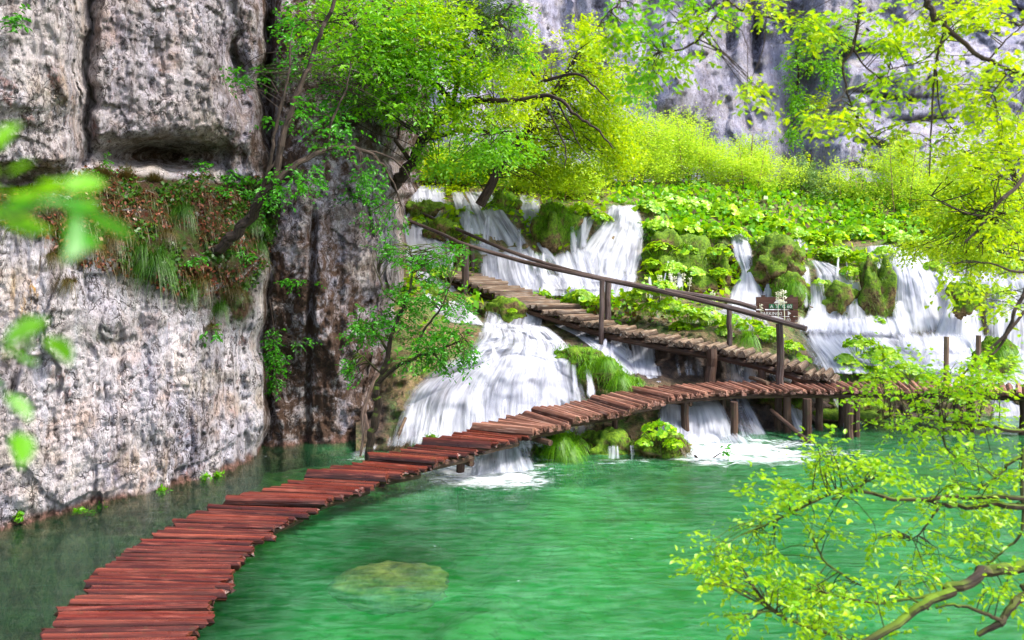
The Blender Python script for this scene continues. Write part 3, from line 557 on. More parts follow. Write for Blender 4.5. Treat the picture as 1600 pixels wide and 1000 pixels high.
for px, py, z1, r, bk in ((720, 738, .36, .075, 0), (763, 705, .42, .06, 1), (1025, 668, .70, .07, 0), (1070, 683, .72, .085, 0), (1147, 686, .74, .075, 0), (1130, 668, .74, .065, 1), (1261, 680, .74, .09, 0), (1280, 672, .74, .075, 1), (1327, 684, .74, .085, 0), (1338, 682, .74, .08, 1), (1216, 672, .74, .08, 1), (1230, 676, .74, .08, 1), (1315, 665, .74, .08, 1), (1496, 678, .74, .09, 0), (1516, 674, .74, .08, 1), (870, 712, .52, .06, 1), (960, 690, .6, .06, 1), (1600, 680, .74, .09, 0)):
    p = PW(px, py, 0); post(p[0], p[1], -.7, z1, r, board)
for px, py, z, dx, dy in ((722, 722, .30, .55, -.5), (1066, 630, .66, .7, -.45), (845, 690, .45, .5, -.5)):   # cross beams poking out on the open side
    p = PW(px, py, z); mb = MB(); tube(mb, [p+(-dx*1.2, -dy*1.9, 0), p+(-dx*.3, -dy*.5, .01), p+(.16, -.1, 0)], .055, 8, .08); mb.build('cross_beam', M_log, board)
for px, py0, py1, Y in ((1478, 526, 600, 16.6), (1528, 524, 606, 16.7)):
    p0, p1 = P(px, py1, Y), P(px+1, py0, Y); mb = MB(); tube(mb, np.linspace(p0, p1, 6), .055, 9, .1); mb.build('railing_post', M_tread, board)
# loose broken plank wedged between the posts
a, b = PW(1212, 640, .55), PW(1266, 694, -.05); a = P(1204, 640, 15.9); b = P(1270, 696, 14.75)
mb = MB(); plank(mb, a, b, .12, .06, 6, .01); tag(mb.build('broken_plank', M_log), 'dark broken plank leaning into the pool under the boardwalk posts', 'plank')
a, b = P(1172, 590, 16.9), P(1200, 599, 16.3); mb = MB(); tube(mb, [a, (a+b)/2+(0, 0, .02), b], .045, 8, .1); tag(mb.build('loose_log', M_tread), 'short pale log lying loose on the back edge of the boardwalk', 'log')
# ------------------------------------------------------------------ log stairs with hand rails
SF = [(664, 424, 22.0), (700, 434, 21.5), (742, 448, 21.0), (800, 470, 20.3), (860, 489, 19.6), (940, 513, 18.7), (1000, 526, 18.1), (1060, 538, 17.6), (1110, 546, 17.25), (1160, 556, 16.9), (1215, 570, 16.65), (1262, 585, 16.45), (1300, 598, 16.5)]
SPT = np.array([P(*a) for a in SF]); st = empty('log_stairs', (3.0, 18.5, 0), 'long flight of dark log stairs climbing leftward past the waterfalls', 'stairs')
fr = smooth_path(SPT, 200); NT = 58; fr, SL = resample(fr, NT)
back = np.array([.55, .835, 0]); back = back/np.linalg.norm(back)
lev = fr.copy(); k = 0
while k < NT:                                     # treads run level in short flights, then drop one step
    g = 1 if fr[k, 0] < .3 else 3
    lev[k:k+g, 2] = fr[k:k+g, 2].mean()+.015; k += g
for k in range(NT):
    mb = MB(); ln = 1.15+RNG.normal(0, .07); bk = np.array([.93, .36, .0]) if fr[k, 0] < .6 else np.array([.5, .86, 0]); bk = bk if fr[k, 0] < .6 else bk
    w_ = sstep(.2, 2.2, fr[k, 0]); bk = norm((1-w_)*np.array([.95, .31, 0])+w_*np.array([.48, .88, 0]))
    a = lev[k]-bk*(.03+.03*RNG.random())+(0, 0, RNG.normal(0, .008)); plank(mb, a, a+bk*ln, SL/NT*.86, .14, 4, .008)
    mb.build('tread', M_tread, st)
for o_, zz in ((.12, -.17), (.9, -.17)):
    mb = MB(); c = resample(fr, 24)[0]+back*o_+(0, 0, zz); tube(mb, c, .075, 8, .12); mb.build('stringer', M_log, st)
def rail(pts, r): 
    mb = MB(); c = smooth_path([P(*a) for a in pts], 24); tube(mb, c, r*(1+.12*np.linspace(-1, 1, 24)), 8, .12, True, 5); mb.build('handrail', M_rail, st)
rail([(616, 336, 23.6), (660, 353, 22.5), (700, 370, 21.7), (727, 382, 21.2), (830, 412, 20.2), (940, 436, 18.9), (1050, 459, 17.9), (1140, 481, 17.0), (1222, 503, 16.4), (1260, 514, 16.1)], .055)
rail([(596, 303, 26.0), (661, 334, 24.3), (751, 374, 22.3), (800, 394, 21.6), (870, 417, 20.9), (950, 437, 20.0), (1060, 457, 19.2), (1140, 470, 18.6), (1182, 482, 18.3)], .055)
for px, y0, y1, Y, r in ((727, 384, 502, 21.1, .10), (738, 384, 436, 22.3, .07), (735, 440, 486, 22.0, .07), (752, 456, 478, 21.4, .075), (940, 438, 540, 18.65, .065), (949, 440, 496, 19.9, .085), (1140, 480, 532, 18.0, .06), (1219, 506, 600, 16.45, .075), (1111, 546, 600, 17.0, .12), (1190, 566, 600, 16.9, .085), (950, 520, 556, 19.0, .1)):
    p0, p1 = P(px, y1, Y), P(px+RNG.normal(0, 1.2), y0, Y); post(p0[0], p0[1], p0[2]-.15, p1[2], r, st, 'post', M_rail if Y > 16 and px not in (1111, 1190) else M_log, (p1[0]-p0[0], 0))
# ------------------------------------------------------------------ trail sign
sg = P(1214, 498, 20.6); sgn = empty('trail_sign', (sg[0], sg[1], sg[2]-.6), 'brown wooden trail sign with white and green lettering behind the stair rail', 'sign')
M_sign = wood_mat('sign_boards', (.05, .022, .016), (.10, .042, .03), (.14, .065, .045), .7, .2)
sc = 20.6/F
def sbox(name, x0, y0, x1, y1, dep, mat, par, back=0.0):
    mb = MB(); a = P(x0, y1, 20.6+back); b = P(x1, y0, 20.6+back); lo = np.array([a[0], a[1]-dep, a[2]]); hi = np.array([b[0], b[1], b[2]])
    v = [(lo[0] if i & 1 == 0 else hi[0], lo[1] if i & 2 == 0 else hi[1], lo[2] if i & 4 == 0 else hi[2]) for i in range(8)]
    lc = [((p[0]-lo[0]), p[1], p[2]) for p in v]
    mb.add(v, [(0, 1, 5, 4), (3, 2, 6, 7), (2, 0, 4, 6), (1, 3, 7, 5), (4, 5, 7, 6), (2, 3, 1, 0)], lc=lc); return mb.build(name, mat, par)
b1 = sbox('board', 1181, 464, 1246, 483, .04, M_sign, sgn); b2 = sbox('board', 1181, 484.5, 1246, 494, .04, M_sign, sgn); b3 = sbox('board', 1181, 495, 1246, 503.5, .04, M_sign, sgn)
for x in (1192, 1236): sbox('post', x-2.6, 461, x+2.6, 530, .05, M_log, sgn, .06)
mw = N('white_paint'); M_wp = mw.done(mw.bsdf((.5, .48, .46), .7)); mg = N('green_paint'); M_gp = mg.done(mg.bsdf((.01, .11, .04), .6))
for x0 in (1201.5, 1211, 1220.5, 1230): sbox('green_square', x0, 475, x0+8, 482, .008, M_gp, b1, -.041)
def text(s, px, py, hpx, par, back):
    cu = bpy.data.curves.new('lettering', 'FONT'); cu.body = s; cu.size = hpx*sc*1.35; cu.extrude = .002; cu.materials.append(M_wp)
    t = bpy.data.objects.new('t', cu); COL.objects.link(t); bpy.context.view_layer.update()
    me = bpy.data.meshes.new_from_object(t.evaluated_get(bpy.context.evaluated_depsgraph_get())); bpy.data.objects.remove(t)
    o = bpy.data.objects.new('lettering', me); COL.objects.link(o); o.parent = par
    loc = P(px, py, 20.6-back)-np.array(ORG[par.name]); o.location = loc; o.rotation_euler = (math.pi/2, 0, 0)
for s, x in (('A', 1203.2), ('E', 1213), ('C', 1222), ('60', 1229.6)): text(s, x, 481.3, 5.6, b1, .052)
text('PARKING', 1188, 492.4, 5.4, b2, .045); text('P2', 1215, 492.4, 5.4, b2, .045)
for nm, ps, tr, pr in (('arrow_mark', ((1231, 485.8), (1236, 489.6), (1231, 493.2)), [(0, 2, 1)], b2), ('roof_mark', ((1209, 473.8), (1213, 469), (1220, 466.5), (1226, 470), (1229, 473.8)), [(0, 4, 1), (1, 4, 3), (1, 3, 2)], b1)):
    mb = MB(); mb.add([P(x, y, 20.6-.044) for x, y in ps], None, tr); mb.build(nm, M_wp, pr)
text('(i)', 1229, 501.6, 5.4, b3, .045)
# ------------------------------------------------------------------ leaves, grass, plants
def leaves(mb, c, d, size, flat=.7, fold=False, wid=.55, up=(0, 0, 1.)):
    c = np.asarray(c, float); n = len(c); d = norm(d); size = np.broadcast_to(np.asarray(size, float), (n,))[:, None]
    nn = np.asarray(up)[None]+RNG.normal(0, flat, (n, 3)); s = norm(np.cross(d, nn)); nn = np.cross(s, d)
    if fold:
        k = [(0, 0, 0), (.30, .5, .10), (.68, .40, .09), (1, 0, -.06), (.68, -.40, .09), (.30, -.5, .10)]
        v = np.stack([c+d*size*a+s*size*wid*b+nn*size*h for a, b, h in k], 1); i = np.arange(n)[:, None]*6
        mb.add(v.reshape(-1, 3), np.concatenate([i+np.array([[0, 1, 2, 3]]), i+np.array([[0, 3, 4, 5]])]))
    else:
        v = np.stack([c, c+d*size*.45+s*size*wid*.5, c+d*size, c+d*size*.45-s*size*wid*.5], 1)
        mb.add(v.reshape(-1, 3), np.arange(n*4).reshape(n, 4))
def sprays(mb, c, dirs, k, L, size, flat=.6, fold=False, wid=.55, spread=1.0, droop=.35):
    # k leaves set left and right along each short twig
    n = len(c); t = np.linspace(.05, 1, k); side = np.where(np.arange(k) % 2, 1., -1.)
    dirs = norm(dirs); h = norm(np.cross(dirs, np.array([0, 0, 1.])+RNG.normal(0, .25, (n, 3)))); LL = L*(.7+.6*RNG.random(n))
    p = c[:, None]+dirs[:, None]*(t[None, :, None]*LL[:, None, None]); p[..., 2] -= droop*(t[None]**2)*LL[:, None]*.6
    d = dirs[:, None]*.7+h[:, None]*side[None, :, None]*spread+RNG.normal(0, .3, (n, k, 3)); d[..., 2] -= droop
    p = p+RNG.normal(0, L*.06, p.shape)
    leaves(mb, p.reshape(-1, 3), d.reshape(-1, 3), size*(.5+.85*RNG.random(n*k)**1.3), flat, fold, wid)
def blob(px, py, rx, ry, Y, dY, n, gap=.0, freq=1.0, seed=0):
    # points in an uneven cloud; gaps where the noise is low
    out = []; m = 0; it = 0
    while m < n:
        it += 1
        a = RNG.normal(0, .52, (n*2, 3)); a = a[np.linalg.norm(a, axis=1) < 1.15]
        p = PA(px+a[:, 0]*rx, py+a[:, 1]*ry, Y+a[:, 2]*dY); w = vnoise(p*freq, 60+seed)+.5*vnoise(p*freq*2.3, 61+seed); p = p[w > gap-.35] if it < 7 else p; out.append(p); m += len(p)
    return np.concatenate(out)[:n]
def pathpts(l): return np.array([P(*a) if len(a) == 3 else P(*a[:3]) for a in l])
def tree(name, label, cat, limbs, blobs, bark, size=.08, k=9, L=.35, fold=False, droop=.35, twigs=40, trad=.008, flat=.6, group=None, up=0.0, freq=1.0, wid=.55, spread=1.0, base=None):
    lw = [(smooth_path(pathpts(l[0]), max(12, 7*len(l[0]))), l[1], l[2]) for l in limbs]
    b0 = lw[0][0][0] if base is None else np.array(base); o = empty(name, tuple(b0), label, cat, group)
    for i, (p, r0, r1) in enumerate(lw):
        mb = MB(); q = p.copy(); q[1:-1] += RNG.normal(0, 1, q[1:-1].shape)*0; q = q+(np.stack([vnoise(np.stack([np.arange(len(q))*.55+i*9., 0*q[:, 0]+z_, 0*q[:, 0]], -1), 5) for z_ in (1.5, 7.5, 13.5)], 1))*max(r0, .006)*.7*np.sin(np.linspace(0, math.pi, len(q)))[:, None]; tube(mb, q, np.linspace(r0, r1, len(q)), 10 if r0 > .03 else 7, .12, True, i)
        mb.build('trunk' if i == 0 else 'branch', bark, o)
    allp = np.concatenate([p for p, _, _ in lw]); tw = MB(); mats = {}
    for bi, b in enumerate(blobs):
        px, py, rx, ry, Y, dY, n, mt = b[:8]; gap = b[8] if len(b) > 8 else 0.0
        c = blob(px, py, rx, ry, Y, dY, n, gap, freq, bi); cen = P(px, py, Y)
        near = allp[np.argmin(((c[:, None]-allp[None])**2).sum(-1)*(.4+RNG.random((len(c), len(allp)))), 1)]
        d = norm(c-near)*.6+RNG.normal(0, .5, c.shape)*(1, 1, .35); d[:, 2] += up-.1
        mb = mats.setdefault(mt.name, (mt, MB()))[1]
        sprays(mb, c, d, k, L, size, flat, fold, wid, spread, droop)
        for j in range(min(int(twigs), n)):
            a = near[j]; e = c[j]+d[j]/max(np.linalg.norm(d[j]), .01)*L*.8; m1 = a+(c[j]-a)*.5+RNG.normal(0, .06, 3)*np.linalg.norm(c[j]-a); m1[2] += .08*np.linalg.norm(c[j]-a)
            tube(tw, smooth_path([a, m1, c[j], e-(0, 0, droop*L*.3)], 8), np.linspace(trad*1.6, trad*.35, 8), 4, 0, False)
    if tw.n: mb = tw.build('twigs', bark, o)
    for mt, mb in mats.values(): mb.build('crown', mt, o, smooth=False)
    return o
def blades(mb, base, n, L, w, lean=.6, spread=.08, droop=1.0, dirv=None):
    # n grass blades arching out of one root
    az = RNG.random(n)*TAU; ln = L*(.5+.7*RNG.random(n)); o = np.stack([np.cos(az), np.sin(az), 0*az], 1); le = lean*(.3+RNG.random(n))
    if dirv is not None: o = norm(o*.6+np.asarray(dirv)[None])
    b = np.asarray(base)[None]+o*spread*RNG.random((n, 1)) if np.ndim(base) == 1 else np.asarray(base)
    t = np.array([0, .35, .7, 1.0]); s = np.stack([-o[:, 1], o[:, 0], 0*az], 1); V = []
    for tt in t:
        p = b+o*(ln*le*tt)[:, None]; p[:, 2] += ln*(tt*(1-.35*le)-droop*le*tt*tt); wd = w*(1-tt*.92)
        V += [p-s*wd/2, p+s*wd/2]
    v = np.stack(V, 1); i = np.arange(n)[:, None]*8
    mb.add(v.reshape(-1, 3), np.concatenate([i+np.array([[2*q, 2*q+1, 2*q+3, 2*q+2]]) for q in range(3)]))
def butterbur_mesh(n, seed):
    rg = np.random.default_rng(seed); mb = MB()
    for k in range(n):
        r = math.sqrt(rg.random())*.95; a = rg.random()*TAU; hh = .55*(1-r*r)+.12+.16*rg.random(); R = .09+.15*rg.random()**1.4
        c = np.array([r*math.cos(a), r*math.sin(a), hh]); nm = norm(np.array([.8*r*math.cos(a), .8*r*math.sin(a)-.25, .75])+rg.normal(0, .25, 3))
        x = norm(np.cross(nm, [.3, .2, 1])); y = np.cross(nm, x); m = 9; th = np.linspace(.3, TAU-.3, m)
        rr = R*(1+.10*np.cos(3*th+rg.random()*6)); edge = c+np.cos(th)[:, None]*rr[:, None]*x+np.sin(th)[:, None]*rr[:, None]*y-nm*(R*.14*rg.random()+R*.10*np.cos(4*th))[:, None]
        mb.add(np.vstack([c-nm*R*.16, edge]), None, [(0, i+1, i+2) for i in range(m-1)])
        if k % 2 == 0: tube(mb, [(c[0]*.5, c[1]*.5, -.15), (c[0]*.8, c[1]*.8, hh*.6), c-nm*R*.16], .012, 3, 0, False)
    return mb
BUT = []
def butterbur(px, py, s, Y, label, group, var=None, z=0.0, cat='plant', sq=1.0):
    if not BUT:
        for q in range(5):
            o = butterbur_mesh((86, 100, 74, 112, 92)[q], 200+q).build('butterbur_clump', L_butter); BUT.append([o, False])
    q = len([1 for o in bpy.data.objects if o.name.startswith('butterbur')]) % 5 if var is None else var
    src, used = BUT[q]
    o = src if not used else src.copy()
    if used: COL.objects.link(o)
    BUT[q][1] = True
    p = P(px, py, Y); sc_ = s*Y/F; o.location = p+(0, 0, z-.45*sc_); o.scale = (sc_, sc_, sc_*sq); o.rotation_euler = (0, 0, RNG.random()*6.28)
    return tag(o, label, cat, group)
TUF = {}
def tuft(p, s, label, group, kind=0, hang=False, cat='grass tuft', name='grass_tuft'):
    key = (kind, hang)
    if key not in TUF:
        mb = MB()
        for j in range(7): blades(mb, np.array([RNG.normal(0, .16), RNG.normal(0, .12), RNG.normal(0, .05)]), 60, 1.0, .020, .9 if hang else .55, .14, 1.5 if hang else .75, (0, -.7, 0) if hang else None)
        o = TUF[key] = mb.build(name, (L_lgrass, L_dgrass, L_grass)[kind])
    else: o = TUF[key].copy(); COL.objects.link(o)
    o.location = p; o.scale = (s, s, s*(1+.2*RNG.random())); o.rotation_euler = (0, 0, RNG.normal(0, .3) if hang else RNG.random()*6.28)
    return tag(o, label, cat, group)
def mossrock_mat():
    m = N('mossy_stone'); p = m.pos(); z = m.n('SeparateXYZ', i_0=m.n('NewGeometry').outputs['Normal']).outputs[2]
    n1 = m.noise(p, 3, 5, .65); n2 = m.noise(p, 12, 4, .7); c = m.mix(m.ramp(n2, .35, .62), (.05, .03, .015), (.24, .16, .07))
    g = m.mix(m.ramp(n2, .4, .6), (.05, .11, .006), (.13, .22, .01)); f = m.math('ADD', m.math('MULTIPLY', z, .35), m.math('MULTIPLY', n1, 1.0))
    return m.done(m.bsdf(m.mix(m.ramp(f, .42, .58), c, g), .8, m.bump(n2, .9, .05), .2))
M_moss = mossrock_mat()
def boulder(name, px, py, rx, ry, Y, label, cat='boulder', grass=200, gl=.28, mat=None, group=None, dep=.7, gm=None, seed=0, gw=.02, amp=.46):
    c = P(px, py, Y); a = rx*Y/F; b = ry*Y/F; nu, nv = 44, 26
    th = np.arange(nu)/nu*TAU; ph = np.linspace(.02, math.pi-.02, nv); T_, Ph = np.meshgrid(th, ph)
    u = np.stack([np.cos(T_)*np.sin(Ph), np.sin(T_)*np.sin(Ph), np.cos(Ph)], -1)
    r = 1+amp*fbm(u*1.7+seed*3.1, 3, 70+seed)+.10*ridge(u*4+seed, 2, 71)
    v = c+u*r[..., None]*(a, a*dep, b)
    i = np.arange(nv-1)[:, None]*nu+np.arange(nu)[None]; j = np.arange(nv-1)[:, None]*nu+(np.arange(nu)[None]+1) % nu
    mb = MB(); mb.add(v.reshape(-1, 3), np.stack([i, i+nu, j+nu, j], -1).reshape(-1, 4))
    o = mb.build(name, mat or M_moss, None, True, origin=(c[0], c[1], c[2]-b)); tag(o, label, cat, group)
    if grass:
        w = RNG.random((grass*3, 3))*2-1; w = norm(w[np.linalg.norm(w, axis=1) < 1]); w = w[(w[:, 2] > -.35) & (w[:, 1] < .35)][:grass]
        bp = c+w*(a*1.02, a*dep*1.02, b*1.02); m2 = MB(); n = len(bp)
        for q in range(0, n, 1): pass
        blades(m2, np.repeat(bp, 8, 0)+RNG.normal(0, .03, (n*8, 3)), n*8, gl, gw*.7, .8, 0, 1.6, (0, -.5, 0)); m2.build('moss_tufts', gm or L_moss, o)
    return o
# ------------------------------------------------------------------ trees behind the falls
def upto(px, y0, y1, Y, dx=0): return [(px, y1, Y), (px+dx*.4, (y0+y1)/2, Y), (px+dx, y0, Y)]
tree('beech_tree', 'big yellow-green beech with arching bare limbs above the left falls', 'tree',
 [([(750, 320, 23), (790, 250, 22.6), (830, 190, 22), (870, 140, 21.6), (900, 90, 21.5)], .16, .05),
  ([(800, 165, 20.5), (845, 150, 20), (872, 155, 19.6), (905, 185, 19.2), (935, 205, 19), (958, 232, 18.8)], .07, .015), ([(845, 150, 20), (865, 190, 19.6), (884, 235, 19.4), (882, 262, 19.3)], .035, .01),
  ([(850, 126, 20.5), (900, 116, 20), (930, 135, 19.6), (952, 158, 19.4)], .05, .012), ([(872, 160, 19.6), (890, 195, 19.3), (905, 225, 19.2), (922, 248, 19.1)], .03, .008), ([(835, 118, 20.6), (818, 95, 20.5), (800, 70, 20.5)], .035, .01)],
 [(880, 75, 60, 42, 22, 1.6, 420, L_yel, .1), (930, 130, 62, 40, 22, 1.6, 480, L_yel), (850, 135, 60, 35, 21.5, 1.5, 360, L_yel, .1), (930, 190, 70, 45, 22.5, 1.5, 560, L_yel), (850, 210, 75, 45, 23, 1.6, 560, L_yel), (775, 245, 80, 38, 23.5, 1.5, 520, L_mid), (860, 265, 70, 28, 23.5, 1.4, 420, L_yel), (960, 235, 40, 40, 23, 1.3, 260, L_yel)],
 M_bark_dark, .115, 9, .5, twigs=16, trad=.012, group='trees and bushes behind the falls', freq=.8)
for nm, lb, px, y0, y1, Y, bl, mt, sz in (
 ('bush', 'low yellow-green bush at the crest left of the falls, under the leaning trunk', 690, 245, 300, 27.5, [(690, 262, 60, 24, 320), (650, 275, 36, 18, 160), (740, 275, 42, 18, 200)], L_yel, .12),
 ('bush', 'brownish yellow bush at the crest between the two main falls', 870, 260, 312, 27, [(860, 285, 52, 20, 260), (905, 290, 36, 16, 160), (820, 282, 30, 14, 120)], L_will, .11),
 ('willow_bush', 'fluffy yellow willow bush over the main fall', 975, 190, 305, 29, [(985, 225, 62, 44, 520), (960, 268, 56, 28, 380), (1010, 265, 45, 28, 260)], L_will, .08),
 ('willow_bush', 'tall pale willow bush before the middle of the far cliff', 1075, 185, 300, 30, [(1062, 225, 52, 42, 460), (1100, 250, 48, 32, 360), (1050, 270, 50, 26, 300)], L_will, .08),
 ('willow_bush', 'bright willow bush sloping down beside the dark cliff crevice', 1170, 210, 315, 30.5, [(1160, 250, 52, 34, 430), (1200, 278, 46, 28, 360), (1140, 285, 50, 22, 260)], L_will, .08),
 ('bush', 'thin grey-green bush at the foot of the pale cliff corner', 1262, 235, 335, 31, [(1258, 290, 28, 40, 170), (1285, 305, 24, 28, 120)], L_grey, .11),
 ('shrub', 'airy yellow-green shrub under the pale cliff ledges', 1325, 250, 365, 31, [(1315, 300, 40, 44, 330), (1350, 320, 36, 36, 260), (1300, 340, 40, 20, 180)], L_will, .08),
 ('shrub', 'tall airy shrub with a thin trunk before the far cliff on the right', 1405, 200, 370, 30, [(1400, 270, 48, 58, 430), (1440, 310, 48, 46, 380), (1385, 340, 50, 24, 240)], L_will, .08)):
    tr = [(upto(px, y0, y1+15, Y, 6), .05, .015)]+[([(px+dx*.3, y1+10, Y+dd), (px+dx*.7, (y0+y1)/2, Y+dd), (px+dx, y0+abs(dx)*.4, Y+dd)], .028, .006) for dx, dd in ((-34, .6), (28, -.5), (-16, -.8), (44, .4), (10, .9))]
    tree(nm, lb, 'bush', tr, [(a, b, c, d, Y, 1.3, int(n*2.8), mt) for a, b, c, d, n in bl]+[(px, y1+6, 50, 14, Y-.6, 1.0, 300, mt)], M_bark_tan if mt is L_will else M_bark_dark, sz, 9, .5, twigs=14, trad=.007, up=.5, droop=.1, group='trees and bushes behind the falls', freq=.7)
tree('maple_tree', 'yellow-green tree with dark twigs over the right end of the falls', 'tree',
 [([(1640, 470, 19), (1620, 380, 18.6), (1590, 290, 18.2), (1560, 220, 18)], .12, .04), ([(1600, 325, 18.2), (1545, 338, 17.5), (1495, 328, 17), (1450, 303, 16.6)], .035, .01), ([(1590, 290, 18.2), (1530, 260, 17.6), (1470, 240, 17)], .04, .01)],
 [(1560, 230, 60, 45, 18, 1.5, 330, L_yel, .15), (1500, 270, 55, 40, 17.5, 1.4, 300, L_yel, .2), (1570, 320, 60, 45, 18, 1.4, 360, L_yel, .1), (1490, 335, 55, 36, 18, 1.3, 260, L_yel, .15), (1550, 390, 70, 26, 18.5, 1.2, 260, L_yel, .1), (1450, 385, 50, 20, 20, 1.2, 160, L_yel, .1)],
 M_bark_dark, .10, 9, .42, twigs=20, trad=.009, group='trees and bushes behind the falls')
# plants clinging to the far cliff
for lb, bl, mt in (('dark green creeper hanging down the crevice of the far cliff', [(1245, 110, 14, 40, 90), (1250, 165, 16, 26, 80), (1238, 205, 12, 14, 40)], L_mid), ('green bush on the cliff ledge right of the dark crevice', [(1290, 110, 24, 30, 110), (1270, 60, 18, 30, 80), (1310, 65, 26, 20, 70)], L_mid), ('small tufted shrub growing on the pale cliff corner', [(1262, 265, 6, 34, 50), (1280, 165, 18, 18, 60)], L_yel), ('mossy green patch of shrubs high on the grey cliff', [(1010, 140, 14, 8, 30), (1130, 40, 16, 10, 25)], L_yel)):
    tree('cliff_shrub', lb, 'shrub', [([(bl[0][0], bl[0][1]+bl[0][3]*.8, 47.5), (bl[0][0]+3, bl[0][1], 46.6), (bl[0][0]-2, bl[0][1]-bl[0][3]*.7, 46.4)], .08, .03)], [(a, b, c, d, 46.3, .8, n, mt) for a, b, c, d, n in bl], M_bark_dark, .20, 8, .7, twigs=0, trad=.02, group='shrubs on the far cliff', freq=.4)
# ------------------------------------------------------------------ trees on and beside the left cliff
yb = float(Dc(340, 398))
tree('ledge_tree', 'dark leaning tree rooted in the mossy ledge of the left cliff', 'tree',
 [([(318, 412, yb+.25), (345, 388, yb-.1), (378, 350, yb-.3), (408, 312, yb-.5), (430, 284, yb-.6)], .10, .07), ([(428, 288, yb-.6), (438, 235, yb-.6), (455, 175, yb-.5), (476, 115, yb-.4), (496, 62, yb-.4), (522, 5, yb-.4), (535, -60, yb-.4)], .055, .025),
  ([(430, 284, yb-.6), (470, 252, yb-.4), (520, 232, yb), (562, 234, yb+.4), (592, 250, yb+.6), (612, 280, yb+.7), (626, 318, yb+.8)], .055, .014), ([(560, 233, yb+.4), (600, 242, yb+.7), (630, 262, yb+.9), (650, 300, yb+1)], .022, .008), ([(402, 320, yb-.5), (420, 262, yb-.7), (432, 195, yb-.8), (450, 120, yb-.8), (454, 60, yb-.8)], .035, .014), ([(512, 233, yb-.1), (518, 190, yb-.2), (540, 140, yb-.2), (548, 100, yb-.2)], .026, .01), ([(388, 340, yb-.4), (418, 270, yb-.2), (440, 235, yb)], .03, .012)],
 [(470, 275, 45, 30, yb-.6, .5, 46, L_deep), (520, 210, 40, 40, yb-.3, .5, 50, L_deep), (560, 280, 50, 35, yb+.3, .5, 46, L_deep), (600, 340, 40, 30, yb+.7, .4, 26, L_deep), (420, 300, 30, 40, yb-.6, .4, 34, L_deep), (390, 120, 40, 20, yb-.4, .4, 22, L_deep, .1), (470, 60, 40, 50, yb-.6, .5, 60, L_deep), (440, 160, 40, 40, yb-.5, .4, 26, L_deep, .1)],
 M_bark_dark, .07, 8, .24, True, twigs=9, trad=.005)
tree('overhanging_tree', 'large mid-green tree leaning out from behind the left cliff over the falls', 'tree',
 [([(600, 322, 17.2), (612, 296, 17), (632, 266, 16.8), (652, 238, 16.6), (676, 206, 16.3), (704, 176, 16), (742, 156, 15.6)], .15, .08), ([(704, 176, 16), (692, 140, 15.6), (650, 122, 15.2), (600, 128, 15), (560, 118, 14.8)], .07, .02), ([(664, 220, 16.5), (720, 204, 16), (765, 208, 15.6), (800, 205, 15.2)], .055, .014), ([(742, 156, 15.6), (785, 158, 15.4), (840, 150, 15.2)], .06, .03), ([(640, 250, 16.7), (610, 205, 16.2), (592, 170, 15.8), (565, 160, 15.5)], .05, .015), ([(704, 176, 16), (722, 115, 15.6), (762, 55, 15.2), (800, 5, 15)], .06, .02), ([(600, 128, 15), (570, 70, 14.6), (540, 20, 14.4)], .03, .01), ([(680, 200, 16.2), (640, 160, 15.6), (600, 150, 15.2), (585, 190, 15), (590, 225, 15)], .03, .008)],
 [(530, 30, 75, 45, 14.4, 1.0, 240, L_mid), (610, 40, 90, 55, 14.6, 1.2, 230, L_mid), (620, 50, 90, 55, 14.5, 1.2, 190, L_fresh), (700, 40, 85, 55, 15, 1.2, 384, L_fresh), (570, 95, 85, 40, 14.4, 1.0, 264, L_mid), (660, 110, 85, 45, 14.8, 1.1, 336, L_mid, .05), (740, 110, 75, 45, 15.2, 1.1, 288, L_fresh, .05), (620, 165, 80, 32, 14.8, .9, 184, L_mid, .1), (720, 175, 80, 32, 15.2, 1.0, 208, L_fresh, .1), (790, 165, 55, 45, 15.6, 1.0, 160, L_yel, .1), (760, 225, 75, 28, 15.6, 1.0, 160, L_mid, .15), (680, 245, 50, 24, 15.6, .9, 88, L_mid, .15), (800, 60, 40, 50, 15.6, 1.0, 128, L_mid, .1), (530, 150, 40, 40, 14.4, .7, 56, L_deep, .1)],
 M_bark_dark, .085, 9, .34, True, twigs=14, trad=.007)
tree('yew_tree', 'dark needled conifer spray hanging at the top among the pale leaves', 'tree',
 [([(560, -140, 16.4), (640, -60, 16), (700, -10, 15.6), (760, 25, 15.2), (800, 50, 15)], .07, .02), ([(700, -10, 15.6), (740, 40, 15.2), (770, 85, 15)], .03, .01), ([(640, -60, 16), (660, 20, 15.4), (680, 200, 15), (660, 215, 15)], .02, .006)],
 [(770, 30, 45, 28, 15, .5, 170, L_dark), (730, 10, 50, 22, 15.2, .5, 150, L_dark), (785, 75, 28, 26, 14.9, .4, 90, L_dark, .1), (665, 190, 24, 18, 14.8, .4, 50, L_dark, .1), (470, 110, 50, 16, 13, .4, 60, L_dark, .1)],
 M_bark_dark, .085, 16, .42, False, twigs=20, trad=.006, wid=.16, droop=.5)
yt = 12.35
